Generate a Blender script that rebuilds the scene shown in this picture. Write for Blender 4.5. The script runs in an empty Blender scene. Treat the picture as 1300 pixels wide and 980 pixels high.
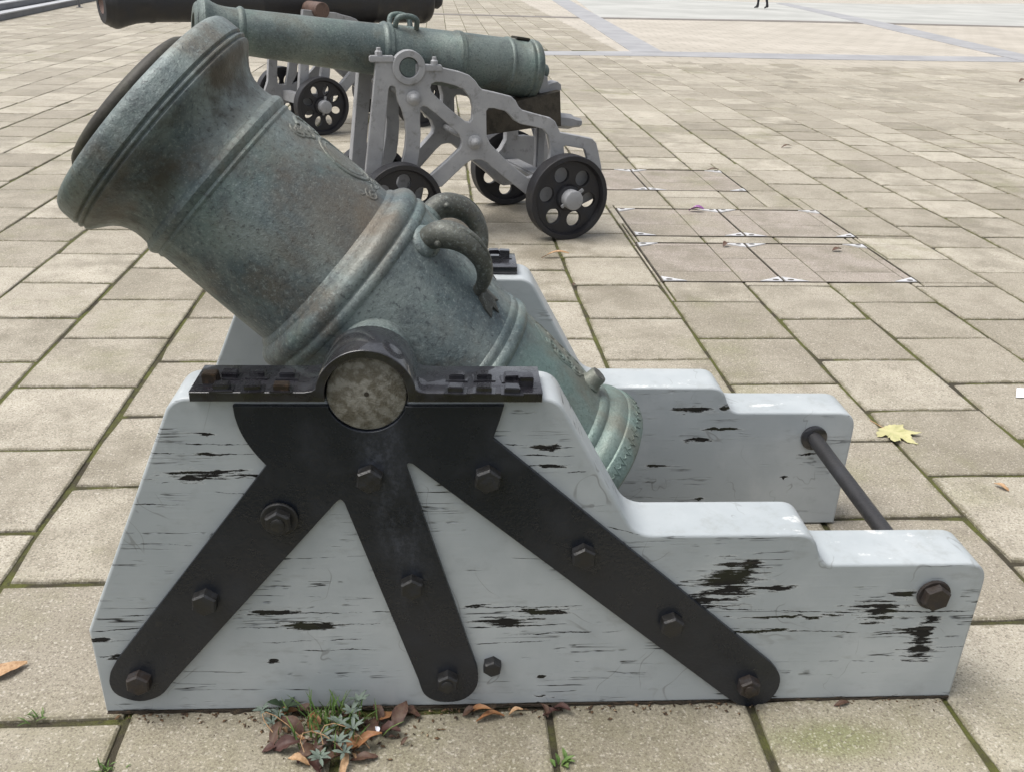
import bpy, bmesh, math, random
import numpy as np
from mathutils import Matrix, Vector, Euler
random.seed(7)
rad = math.radians
scene = bpy.context.scene
COL = scene.collection

# ------------------------------------------------------------------ camera
FPX, PITCH, YAW, ROLL = 1174.8, .4317, .089, -.0326      # focal length in px of a 1300 px wide frame
CAM = np.array([1.2332, -4.3830, 1.6503])
SLW, SLL = .4998, .5346                                    # paving module: across, along
_f = np.array([math.sin(YAW)*math.cos(PITCH), math.cos(YAW)*math.cos(PITCH), -math.sin(PITCH)])
_r = np.array([math.cos(YAW), -math.sin(YAW), 0.])
_d = np.cross(_f, _r)
_c, _s = math.cos(ROLL), math.sin(ROLL)
ROT = np.array([_c*_r+_s*_d, -_s*_r+_c*_d, _f])           # rows: right, down, forward
cam_d = bpy.data.cameras.new('camera')
cam_d.sensor_fit = 'HORIZONTAL'
cam_d.sensor_width = 36; cam_d.lens = FPX/1300*36
cam_d.clip_start = .05; cam_d.clip_end = 2000
cam = bpy.data.objects.new('camera', cam_d); COL.objects.link(cam)
cam.matrix_world = Matrix(((ROT[0][0], -ROT[1][0], -ROT[2][0], CAM[0]),
                           (ROT[0][1], -ROT[1][1], -ROT[2][1], CAM[1]),
                           (ROT[0][2], -ROT[1][2], -ROT[2][2], CAM[2]), (0, 0, 0, 1)))
scene.camera = cam

# ------------------------------------------------------------------ overcast sky and soft sun
SUN_EL, SUN_AZ = 66, -92            # azimuth: degrees clockwise from +Y (negative = from the left)
world = bpy.data.worlds.new('World'); scene.world = world
world.use_nodes = True
wn = world.node_tree; wn.nodes.clear()
sky = wn.nodes.new('ShaderNodeTexSky'); sky.sky_type = 'NISHITA'; sky.sun_disc = False
sky.sun_elevation = rad(SUN_EL); sky.sun_rotation = rad(SUN_AZ)
sky.air_density = 1.0; sky.dust_density = 4.0; sky.ozone_density = 1.0
hs = wn.nodes.new('ShaderNodeHueSaturation'); hs.inputs['Saturation'].default_value = .30
bg = wn.nodes.new('ShaderNodeBackground'); bg.inputs['Strength'].default_value = .10
wo = wn.nodes.new('ShaderNodeOutputWorld')
wn.links.new(sky.outputs[0], hs.inputs['Color']); wn.links.new(hs.outputs[0], bg.inputs['Color'])
wn.links.new(bg.outputs[0], wo.inputs['Surface'])
sun_d = bpy.data.lights.new('sun', 'SUN'); sun_d.energy = 1.5; sun_d.angle = rad(40); sun_d.color = (1, .965, .91)
sun = bpy.data.objects.new('sun', sun_d); COL.objects.link(sun)
az, el = rad(SUN_AZ), rad(SUN_EL)
to_sun = Vector((math.sin(az)*math.cos(el), math.cos(az)*math.cos(el), math.sin(el)))
sun.rotation_euler = to_sun.to_track_quat('Z', 'Y').to_euler()
sun.location = (0, 0, 30)
scene.view_settings.view_transform = 'Standard'; scene.view_settings.look = 'None'
scene.view_settings.gamma = 1; scene.view_settings.use_curve_mapping = False
scene.view_settings.exposure = .97

# ------------------------------------------------------------------ photo pixel -> place helpers
def ray(px):
    v = np.array([(px[0]-650)/FPX, (px[1]-490)/FPX, 1.]) @ ROT
    return v/np.linalg.norm(v)
def on_plane(px, pt, n):
    d = ray(px); n = np.asarray(n, float)
    return CAM + d*((np.asarray(pt)-CAM) @ n)/(d @ n)
def ground(px, z=0.): return on_plane(px, (0, 0, z), (0, 0, 1))
def project(P):
    d = ROT @ (np.asarray(P, float)-CAM)
    if d[2] < .05: return None
    return FPX*d[0]/d[2]+650, FPX*d[1]/d[2]+490, d[2]
class Frame:
    """local frame on the ground: origin, heading; x along heading, y to its left, z up"""
    def __init__(self, o, rot):
        self.o = np.array([o[0], o[1], 0.]); self.rot = rot
        self.x = np.array([math.cos(rot), math.sin(rot), 0]); self.y = np.array([-math.sin(rot), math.cos(rot), 0])
    def at(self, px, d):
        q = on_plane(px, self.o+self.y*d, self.y)-self.o
        return float(q @ self.x), float(q[2])

# ------------------------------------------------------------------ object helpers
def link(o, parent=None):
    COL.objects.link(o)
    if parent is not None: o.parent = parent
    return o
def tag(o, label=None, cat=None, group=None, kind=None):
    if label: o['label'] = label
    if cat: o['category'] = cat
    if group: o['group'] = group
    if kind: o['kind'] = kind
    return o
def empty(name, loc=(0, 0, 0), rz=0., label=None, cat=None, group=None):
    o = bpy.data.objects.new(name, None); o.empty_display_size = .1
    o.location = loc; o.rotation_euler = (0, 0, rz); link(o)
    return tag(o, label, cat, group)
def smooth_by_angle(me, ang=35):
    me.shade_smooth(); me.set_sharp_from_angle(angle=rad(ang))
def mesh_obj(name, verts, faces, mat, parent=None, smooth=None):
    me = bpy.data.meshes.new(name); me.from_pydata([tuple(v) for v in verts], [], faces); me.validate(); me.update()
    if mat: me.materials.append(mat)
    if smooth is not None: smooth_by_angle(me, smooth)
    return link(bpy.data.objects.new(name, me), parent)
def bm_obj(name, bm, mat, parent=None, smooth=35):
    bmesh.ops.recalc_face_normals(bm, faces=bm.faces)
    me = bpy.data.meshes.new(name); bm.to_mesh(me); bm.free()
    if mat: me.materials.append(mat)
    if smooth is not None: smooth_by_angle(me, smooth)
    return link(bpy.data.objects.new(name, me), parent)
def copy_tree(o, parent=None):
    c = o.copy(); COL.objects.link(c); c.parent = parent
    for ch in list(o.children): copy_tree(ch, c)
    return c
def lathe(prof, n=64, axis='x', cap=True):
    """prof: list of (s, r); returns verts, faces around +x axis"""
    V, F = [], []
    for s, r in prof:
        for k in range(n):
            a = 2*math.pi*k/n
            V.append((s, r*math.cos(a), r*math.sin(a)))
    m = len(prof)
    for i in range(m-1):
        for k in range(n):
            k2 = (k+1) % n
            F.append((i*n+k, i*n+k2, (i+1)*n+k2, (i+1)*n+k))
    if cap:
        F.append(tuple(range(n))[::-1]); F.append(tuple((m-1)*n+k for k in range(n)))
    return V, F
def xf(V, M): return [tuple(M @ Vector(v)) for v in V]
def plate(name, splines, thick, bevel, mat, parent=None, M=None, smooth=40, res=2):
    """closed outlines in (x, z) filled with holes, extruded along y from 0 to thick"""
    cu = bpy.data.curves.new(name+'_c', 'CURVE'); cu.dimensions = '2D'; cu.fill_mode = 'BOTH'
    for pts in splines:
        sp = cu.splines.new('POLY'); sp.points.add(len(pts)-1); sp.use_cyclic_u = True
        for p, q in zip(sp.points, pts): p.co = (q[0], q[1], 0, 1)
    cu.extrude = thick/2-bevel; cu.bevel_depth = bevel; cu.bevel_resolution = res; cu.offset = -bevel
    co = bpy.data.objects.new(name+'_c', cu); COL.objects.link(co)
    dg = bpy.context.evaluated_depsgraph_get()
    me = bpy.data.meshes.new_from_object(co.evaluated_get(dg))
    bpy.data.objects.remove(co); bpy.data.curves.remove(cu)
    me.name = name
    R = Matrix(((1, 0, 0, 0), (0, 0, -1, thick/2), (0, 1, 0, 0), (0, 0, 0, 1)))
    me.transform((M or Matrix()) @ R)
    bm = bmesh.new(); bm.from_mesh(me); bmesh.ops.remove_doubles(bm, verts=bm.verts, dist=1e-5)
    bmesh.ops.recalc_face_normals(bm, faces=bm.faces); bm.to_mesh(me); bm.free()
    me.materials.clear(); me.materials.append(mat)
    smooth_by_angle(me, smooth)
    # keep the flat faces flat: their rims are sharp
    n0 = ((M or Matrix()) @ R).to_3x3() @ Vector((0, 0, 1))
    rim = {}
    for pl_ in me.polygons:
        cap_ = abs(pl_.normal.dot(n0)) > .999
        for ek in pl_.edge_keys: rim.setdefault(ek, []).append(cap_)
    at_ = me.attributes.get('sharp_edge') or me.attributes.new('sharp_edge', 'BOOLEAN', 'EDGE')
    for e_ in me.edges:
        f_ = rim.get(tuple(sorted(e_.vertices)), [])
        if True in f_ and False in f_: at_.data[e_.index].value = True
    return link(bpy.data.objects.new(name, me), parent)
def box_bm(bm, lo, hi, M=None, bev=0.):
    r = bmesh.ops.create_cube(bm, size=1)
    vs = r['verts']
    for v in vs: v.co = Vector([lo[i]+(v.co[i]+.5)*(hi[i]-lo[i]) for i in range(3)])
    if bev:
        es = list({e for v in vs for e in v.link_edges})
        g = bmesh.ops.bevel(bm, geom=es, offset=bev, segments=2, affect='EDGES')
        vs = list({v for f in g['faces'] for v in f.verts} | {v for v in vs if v.is_valid})
    if M is not None:
        for v in vs: v.co = M @ v.co
    return vs
def box(name, lo, hi, mat, parent=None, M=None, bev=.004):
    bm = bmesh.new(); box_bm(bm, lo, hi, M, bev); return bm_obj(name, bm, mat, parent)
def tube(pts, radii, n=12, cap=True):
    """swept tube along 3-D points"""
    pts = [Vector(p) for p in pts]; V, F = [], []
    if not hasattr(radii, '__len__'): radii = [radii]*len(pts)
    ref = None
    for i, p in enumerate(pts):
        t = (pts[min(i+1, len(pts)-1)]-pts[max(i-1, 0)]).normalized()
        if ref is None:
            ref = Vector((0, 0, 1)) if abs(t.z) < .9 else Vector((1, 0, 0))
        a = (ref-t*ref.dot(t)).normalized(); ref = a; b = t.cross(a)
        for k in range(n):
            an = 2*math.pi*k/n
            V.append(p+(a*math.cos(an)+b*math.sin(an))*radii[i])
    for i in range(len(pts)-1):
        for k in range(n):
            k2 = (k+1) % n
            F.append((i*n+k, i*n+k2, (i+1)*n+k2, (i+1)*n+k))
    if cap:
        F.append(tuple(range(n))[::-1]); F.append(tuple((len(pts)-1)*n+k for k in range(n)))
    return V, F
def catmull(P, k=6, closed=False):
    P = [np.array(p, float) for p in P]; out = []; n = len(P)
    rng = range(n if closed else n-1)
    for i in rng:
        g = (lambda j: P[j % n]) if closed else (lambda j: P[max(0, min(n-1, j))])
        p0, p1, p2, p3 = g(i-1), g(i), g(i+1), g(i+2)
        for j in range(k):
            t = j/k
            out.append(.5*((2*p1)+(-p0+p2)*t+(2*p0-5*p1+4*p2-p3)*t*t+(-p0+3*p1-3*p2+p3)*t**3))
    if not closed: out.append(P[-1])
    return [tuple(map(float, q)) for q in out]
def fillet(pts, k=5):
    """pts: (x, z, radius); rounded polygon"""
    out = []; n = len(pts)
    for i in range(n):
        p = np.array(pts[i][:2], float); r = pts[i][2]
        if r <= 0: out.append(tuple(p)); continue
        a = np.array(pts[i-1][:2], float)-p; b = np.array(pts[(i+1) % n][:2], float)-p
        la, lb = np.linalg.norm(a), np.linalg.norm(b); a /= la; b /= lb
        ang = math.acos(max(-1, min(1, a @ b))); t = min(r/math.tan(ang/2), la*.48, lb*.48)
        p0, p2 = p+a*t, p+b*t
        for j in range(k+1):
            u = j/k
            q = (1-u)**2*p0+2*u*(1-u)*p+u*u*p2
            out.append(tuple(map(float, q)))
    return out

# ------------------------------------------------------------------ materials
class NB:
    def __init__(self, name):
        self.m = bpy.data.materials.new(name); self.m.use_nodes = True
        self.t = self.m.node_tree; self.t.nodes.clear()
        self.out = self.t.nodes.new('ShaderNodeOutputMaterial')
        self.b = self.t.nodes.new('ShaderNodeBsdfPrincipled'); self.t.links.new(self.b.outputs[0], self.out.inputs[0])
    def set(self, sock, v):
        if isinstance(v, bpy.types.NodeSocket): self.t.links.new(v, sock)
        elif v is not None:
            if isinstance(v, (tuple, list)) and len(v) == 3 and sock.type == 'RGBA': v = (*v, 1)
            sock.default_value = v
    def p(self, **k):
        for n, v in k.items(): self.set(self.b.inputs[n.replace('_', ' ')], v)
    def node(self, t, **k):
        n = self.t.nodes.new(t)
        for a, v in k.items(): setattr(n, a, v)
        return n
    def coord(self, kind='Object'): return self.node('ShaderNodeTexCoord').outputs[kind]
    def pos(self): return self.node('ShaderNodeNewGeometry').outputs['Position']
    def vscale(self, v, s):
        n = self.node('ShaderNodeVectorMath', operation='MULTIPLY'); self.set(n.inputs[0], v); n.inputs[1].default_value = s; return n.outputs[0]
    def vadd(self, a, b):
        n = self.node('ShaderNodeVectorMath', operation='ADD'); self.set(n.inputs[0], a); self.set(n.inputs[1], b); return n.outputs[0]
    def noise(self, v, scale, detail=4, rough=.55, dist=0., col=False):
        n = self.node('ShaderNodeTexNoise'); self.set(n.inputs['Vector'], v); n.inputs['Scale'].default_value = scale
        n.inputs['Detail'].default_value = detail; n.inputs['Roughness'].default_value = rough; n.inputs['Distortion'].default_value = dist
        return n.outputs['Color' if col else 'Fac']
    def voronoi(self, v, scale, feat='F1', out='Distance'):
        n = self.node('ShaderNodeTexVoronoi', feature=feat); self.set(n.inputs['Vector'], v); n.inputs['Scale'].default_value = scale
        return n.outputs[out]
    def math(self, op, a, b=None, c=None, clamp=False):
        n = self.node('ShaderNodeMath', operation=op, use_clamp=clamp)
        for i, x in enumerate((a, b, c)):
            if x is not None: self.set(n.inputs[i], x)
        return n.outputs[0]
    def ramp(self, f, lo, hi, a=0., b=1.):
        n = self.node('ShaderNodeMapRange', interpolation_type='SMOOTHSTEP'); self.set(n.inputs[0], f)
        for i, x in zip((1, 2, 3, 4), (lo, hi, a, b)): n.inputs[i].default_value = x
        return n.outputs[0]
    def mix(self, f, a, b, mode='MIX'):
        n = self.node('ShaderNodeMix', data_type='RGBA', blend_type=mode)
        self.set(n.inputs[0], f); self.set(n.inputs[6], a); self.set(n.inputs[7], b); return n.outputs[2]
    def bump(self, h, strength=.5, dist=.01, normal=None):
        n = self.node('ShaderNodeBump'); self.set(n.inputs['Height'], h); n.inputs['Strength'].default_value = strength
        n.inputs['Distance'].default_value = dist
        if normal is not None: self.set(n.inputs['Normal'], normal)
        return n.outputs[0]
    def sep(self, v):
        n = self.node('ShaderNodeSeparateXYZ'); self.set(n.inputs[0], v); return n.outputs
    def comb(self, x, y, z):
        n = self.node('ShaderNodeCombineXYZ')
        for i, q in enumerate((x, y, z)): self.set(n.inputs[i], q)
        return n.outputs[0]

def slab_mat(name, rnd, pink=0., warm=0., edge=False):
    b = NB(name)
    r = b.node('ShaderNodeObjectInfo').outputs['Random'] if rnd == 'object' else b.node('ShaderNodeAttribute', attribute_name='rnd').outputs['Fac']
    P = b.vadd(b.pos(), b.comb(b.math('MULTIPLY', r, 37.), b.math('MULTIPLY', r, 91.), 0.))
    base = b.mix(r, (.300, .270, .218), (.470, .432, .358))
    base = b.mix(pink, base, (.315, .272, .245))
    base = b.mix(warm, base, (.50, .40, .28))
    r2 = b.math('FRACT', b.math('MULTIPLY', r, 17.3))
    st = b.math('MULTIPLY', b.ramp(b.noise(P, 3.4, 6, .62), .36, .68), b.ramp(r2, .1, .95, .30, 1.))
    base = b.mix(b.math('MULTIPLY', st, .85), base, (.185, .162, .118))
    r3 = b.math('FRACT', b.math('MULTIPLY', r, 53.7))
    base = b.mix(b.ramp(r3, .55, .95, 0, .40), base, (.255, .228, .175))
    st2 = b.ramp(b.noise(b.vadd(P, (11, 3, 5)), 8., 5, .7), .46, .74)
    base = b.mix(b.math('MULTIPLY', st2, .48), base, (.19, .165, .125))
    gr = b.ramp(b.noise(b.vadd(b.pos(), (4, 9, 1)), 1.3, 5, .65), .55, .74)
    base = b.mix(b.math('MULTIPLY', gr, .50), base, (.185, .185, .085))
    if edge:      # grime and moss creeping in from the joints
        ox, oy, _ = b.sep(b.coord())
        d = b.math('MINIMUM', b.math('SUBTRACT', SLW/2, b.math('ABSOLUTE', ox)), b.math('SUBTRACT', SLL/2, b.math('ABSOLUTE', oy)))
        d = b.math('ADD', d, b.math('MULTIPLY', b.math('SUBTRACT', b.noise(P, 14, 5, .7), .55), .09))
        base = b.mix(b.ramp(d, .022, -.004, 0, .75), base, (.135, .12, .07))
    if edge:      # damp algae round the foot of the carriage and a green patch at its tail
        wx_, wy_, _ = b.sep(b.pos())
        nn = b.noise(b.pos(), 7, 6, .7)
        damp = b.math('MULTIPLY', b.ramp(wy_, -2.45, -2.80), b.ramp(nn, .30, .62, .25, 1.))
        base = b.mix(b.math('MULTIPLY', damp, .58), base, (.205, .188, .115))
        mp = ground((1055, 938))
        dx_ = b.math('MULTIPLY', b.math('SUBTRACT', wx_, float(mp[0])), 1/.20); dy_ = b.math('MULTIPLY', b.math('SUBTRACT', wy_, float(mp[1])), 1/.075)
        dd = b.math('ADD', b.math('SQRT', b.math('ADD', b.math('MULTIPLY', dx_, dx_), b.math('MULTIPLY', dy_, dy_))), b.math('MULTIPLY', b.math('SUBTRACT', nn, .5), 1.6))
        base = b.mix(b.ramp(dd, 1.15, .3, 0, .62), base, (.150, .170, .055))
    sp = b.noise(P, 170, 3, .75)
    base = b.mix(b.ramp(sp, .51, .68, 0, .80), base, (.12, .103, .075))
    base = b.mix(b.ramp(sp, .45, .28, 0, .48), base, (.66, .61, .50))
    vd = b.voronoi(P, 190, out='Color')
    vv = b.sep(vd)[0]
    base = b.mix(b.ramp(vv, .90, .93, 0, .5), base, (.13, .11, .085))
    base = b.mix(b.ramp(vv, .06, .04, 0, .3), base, (.66, .62, .55))
    b.p(Base_Color=base, Roughness=b.ramp(st, 0, 1, .74, .55))
    b.p(Specular_IOR_Level=.35)
    h = b.math('ADD', b.math('MULTIPLY', sp, 1.), b.math('MULTIPLY', b.noise(P, 24, 3), .8))
    b.p(Normal=b.bump(h, .55, .004))
    return b.m
def simple(name, col, rough=.6, metal=0., noise=None, bump=None, spec=.5):
    b = NB(name); P = b.coord()
    c = col
    if noise:
        c2, sc, lo, hi, amt = noise
        c = b.mix(b.ramp(b.noise(P, sc, 5, .62), lo, hi, 0, amt), col, c2)
    b.p(Base_Color=c, Roughness=rough, Metallic=metal, Specular_IOR_Level=spec)
    if bump: b.p(Normal=b.bump(b.noise(P, bump[0], 5, .65), bump[1], bump[2]))
    return b.m

M_slab = slab_mat('paving_slab', 'object', edge=True)
M_slab_far = slab_mat('paving_slab_far', 'attr')
M_slab_pink = slab_mat('inset_slab', 'object', .72)
def joint_mat():
    b = NB('joint_moss'); P = b.pos()
    n = b.noise(P, 5, 4, .6)
    c = b.mix(b.ramp(n, .40, .58), (.050, .042, .026), (.092, .098, .022))
    c = b.mix(b.ramp(b.noise(P, 60, 3, .7), .5, .75, 0, .8), c, (.03, .025, .018))
    b.p(Base_Color=c, Roughness=.95, Normal=b.bump(b.noise(P, 90, 4, .7), .9, .012)); return b.m
M_joint = joint_mat()

def bronze_mat(name, brown=.0, green=.0, dark=1.):
    b = NB(name); P = b.coord()
    big = b.noise(P, 3.0, 5, .6, .6); med = b.noise(P, 14, 5, .65); fine = b.noise(P, 95, 4, .7); fine2 = b.noise(b.vadd(P, (3, 1, 7)), 240, 2, .6)
    x = b.sep(P)[0]
    c = b.mix(b.ramp(big, .38, .62), (.080*dark, .108*dark, .118*dark), (.195*dark, .228*dark, .218*dark))
    c = b.mix(b.ramp(b.noise(b.vadd(P, (5, 2, 8)), 5.5, 5, .62), .50, .68, 0, .70), c, (.128*dark, .108*dark, .082*dark))
    g = b.math('ADD', b.ramp(b.noise(b.vadd(P, (9, 4, 2)), 4.2, 5, .6), .48, .72, 0, .45), green, clamp=True)
    c = b.mix(g, c, (.155*dark, .232*dark, .205*dark))
    c = b.mix(brown, c, (.070, .058, .040))
    c = b.mix(b.ramp(med, .52, .74, 0, .55), c, (.058*dark, .066*dark, .074*dark))
    c = b.mix(b.ramp(fine, .53, .69, 0, .75), c, (.046*dark, .052*dark, .056*dark))
    c = b.mix(b.ramp(fine, .46, .30, 0, .52), c, (.30*dark, .345*dark, .335*dark))
    c = b.mix(b.ramp(fine2, .58, .72, 0, .35), c, (.34*dark, .37*dark, .36*dark))
    b.p(Base_Color=c, Metallic=.25, Roughness=b.ramp(med, .3, .7, .42, .62), Specular_IOR_Level=.5)
    h = b.math('ADD', fine, b.math('ADD', b.math('MULTIPLY', med, .8), b.math('MULTIPLY', fine2, .35)))
    b.p(Normal=b.bump(h, .42, .005)); return b, c
def mortar_bronze():
    b, c = bronze_mat('mortar_bronze')
    P = b.coord(); x = b.sep(P)[0]
    # greener verdigris towards the breech, brown weathering stains in the muzzle hollow
    gz = b.ramp(b.math('ADD', x, b.math('MULTIPLY', b.noise(P, 6, 4), .25)), -.06, -.22, 0, .60)
    c2 = b.mix(gz, c, (.165, .248, .222))
    fine = b.noise(P, 120, 4, .7)
    c2 = b.mix(b.math('MULTIPLY', gz, b.ramp(fine, .50, .70)), c2, (.07, .115, .10))
    st = b.math('MULTIPLY', b.ramp(x, .50, .58), b.ramp(x, .655, .62))
    st = b.math('MULTIPLY', st, b.ramp(b.noise(b.vscale(P, (1, 1, 1)), 7.5, 5, .65), .38, .62))
    c2 = b.mix(b.math('MULTIPLY', st, .85), c2, (.050, .040, .027))
    # a few blotches of warm brown on the chase and reinforce
    br = b.ramp(b.noise(b.vadd(P, (1, 8, 3)), 2.6, 5, .62, .4), .50, .70, 0, .60)
    c2 = b.mix(br, c2, (.140, .112, .080))
    # rain runs: narrow streaks running down the casting, and a dark underside stain at the muzzle swell
    wz_ = b.node('ShaderNodeNewGeometry').outputs['Position']
    run = b.ramp(b.noise(b.vscale(wz_, (30, 30, 2.2)), 1., 4, .6), .56, .74, 0, .30)
    c2 = b.mix(run, c2, (.075, .078, .075))
    b.p(Base_Color=c2); return b.m
M_mortar = mortar_bronze()
M_handle = bronze_mat('handle_bronze', .62, 0, .78)[0].m
M_gunbronze = bronze_mat('gun_bronze', .12, .26, .80)[0].m
M_plug = simple('plug', (.022, .019, .013), .6, 0, ((.055, .052, .034), 22, .45, .7, .8), (60, .4, .004))
M_trun = simple('trunnion_face', (.135, .122, .092), .8, 0, ((.30, .29, .255), 48, .40, .62, .85), (110, 1., .006))
def black_iron(name, col=(.0115, .0140, .0200), rough=(.26, .48), sheen_wear=None, scale=8, coat=False):
    b = NB(name); P = b.coord(); n = b.noise(P, scale, 5, .62); f = b.noise(P, 70, 4, .65)
    c = b.mix(b.ramp(n, .45, .75, 0, .6), col, (.024, .0275, .036))
    c = b.mix(b.ramp(b.noise(b.vadd(P, (2, 7, 4)), 30, 4, .7), .64, .76, 0, .25), c, (.050, .043, .036))
    if sheen_wear:  # worn streaks plus a blue-grey sheen painted into the middle leg's colour
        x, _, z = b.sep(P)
        dx = b.math('ABSOLUTE', b.math('SUBTRACT', x, b.math('ADD', sheen_wear[0], b.math('MULTIPLY', b.math('SUBTRACT', .8, z), sheen_wear[1]))))
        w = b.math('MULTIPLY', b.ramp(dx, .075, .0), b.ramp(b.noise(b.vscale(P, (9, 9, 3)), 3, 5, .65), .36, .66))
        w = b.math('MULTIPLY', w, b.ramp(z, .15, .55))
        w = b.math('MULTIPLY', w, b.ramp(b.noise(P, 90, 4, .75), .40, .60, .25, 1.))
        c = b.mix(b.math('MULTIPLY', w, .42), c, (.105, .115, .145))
    b.p(Base_Color=c, Roughness=b.ramp(n, .35, .65, *rough), Specular_IOR_Level=.5)
    b.p(Normal=b.bump(b.math('ADD', f, b.math('MULTIPLY', n, .6)), .42, .004))
    if coat: b.p(Coat_Weight=b.ramp(b.noise(b.vadd(P, (6, 6, 6)), 22, 4, .6), .36, .50, .45, 1.), Coat_Roughness=.05)
    return b.m
M_iron = black_iron('strap_iron', rough=(.22, .42), sheen_wear=(.655, .17))
M_wet = black_iron('wet_iron', (.012, .011, .014), (.15, .42), scale=16, coat=True)
M_bolt = black_iron('bolt_iron', (.017, .0165, .016), (.35, .6), scale=40)
M_rustbolt = black_iron('rust_bolt', (.026, .019, .0155), (.4, .65), scale=40)
M_nut = simple('nut_rust', (.035, .026, .020), .28, .3, ((.14, .085, .05), 60, .5, .7, .6), (90, .5, .003))
M_truck = black_iron('truck_iron', (.013, .0125, .015), (.45, .65), scale=12)
M_blackgun = black_iron('black_gun', (.022, .021, .022), (.35, .6), scale=5)
def iron_paint():
    b = NB('grey_paint'); P = b.pos()
    c = b.mix(b.ramp(b.noise(P, 5, 5, .6), .35, .7), (.255, .26, .272), (.325, .33, .342))
    c = b.mix(b.ramp(b.noise(b.vadd(P, (3, 3, 3)), 16, 6, .7), .52, .72, 0, .75), c, (.135, .132, .128))
    ch = b.ramp(b.noise(b.vadd(P, (7, 1, 5)), 38, 5, .72), .69, .72)
    c = b.mix(ch, c, (.055, .042, .034))
    b.p(Base_Color=c, Roughness=.5, Normal=b.bump(b.math('ADD', b.noise(P, 60, 5, .7), b.math('MULTIPLY', ch, -1.2)), .35, .004)); return b.m
M_grey = iron_paint()
M_wood = simple('dark_timber', (.060, .050, .036), .7, 0, ((.022, .018, .012), 12, .4, .65, .9), (60, .5, .006))
M_rustbrown = simple('rust_brown', (.12, .075, .06), .6, .1, ((.055, .035, .03), 20, .45, .7, .8), (60, .5, .004))

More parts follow.
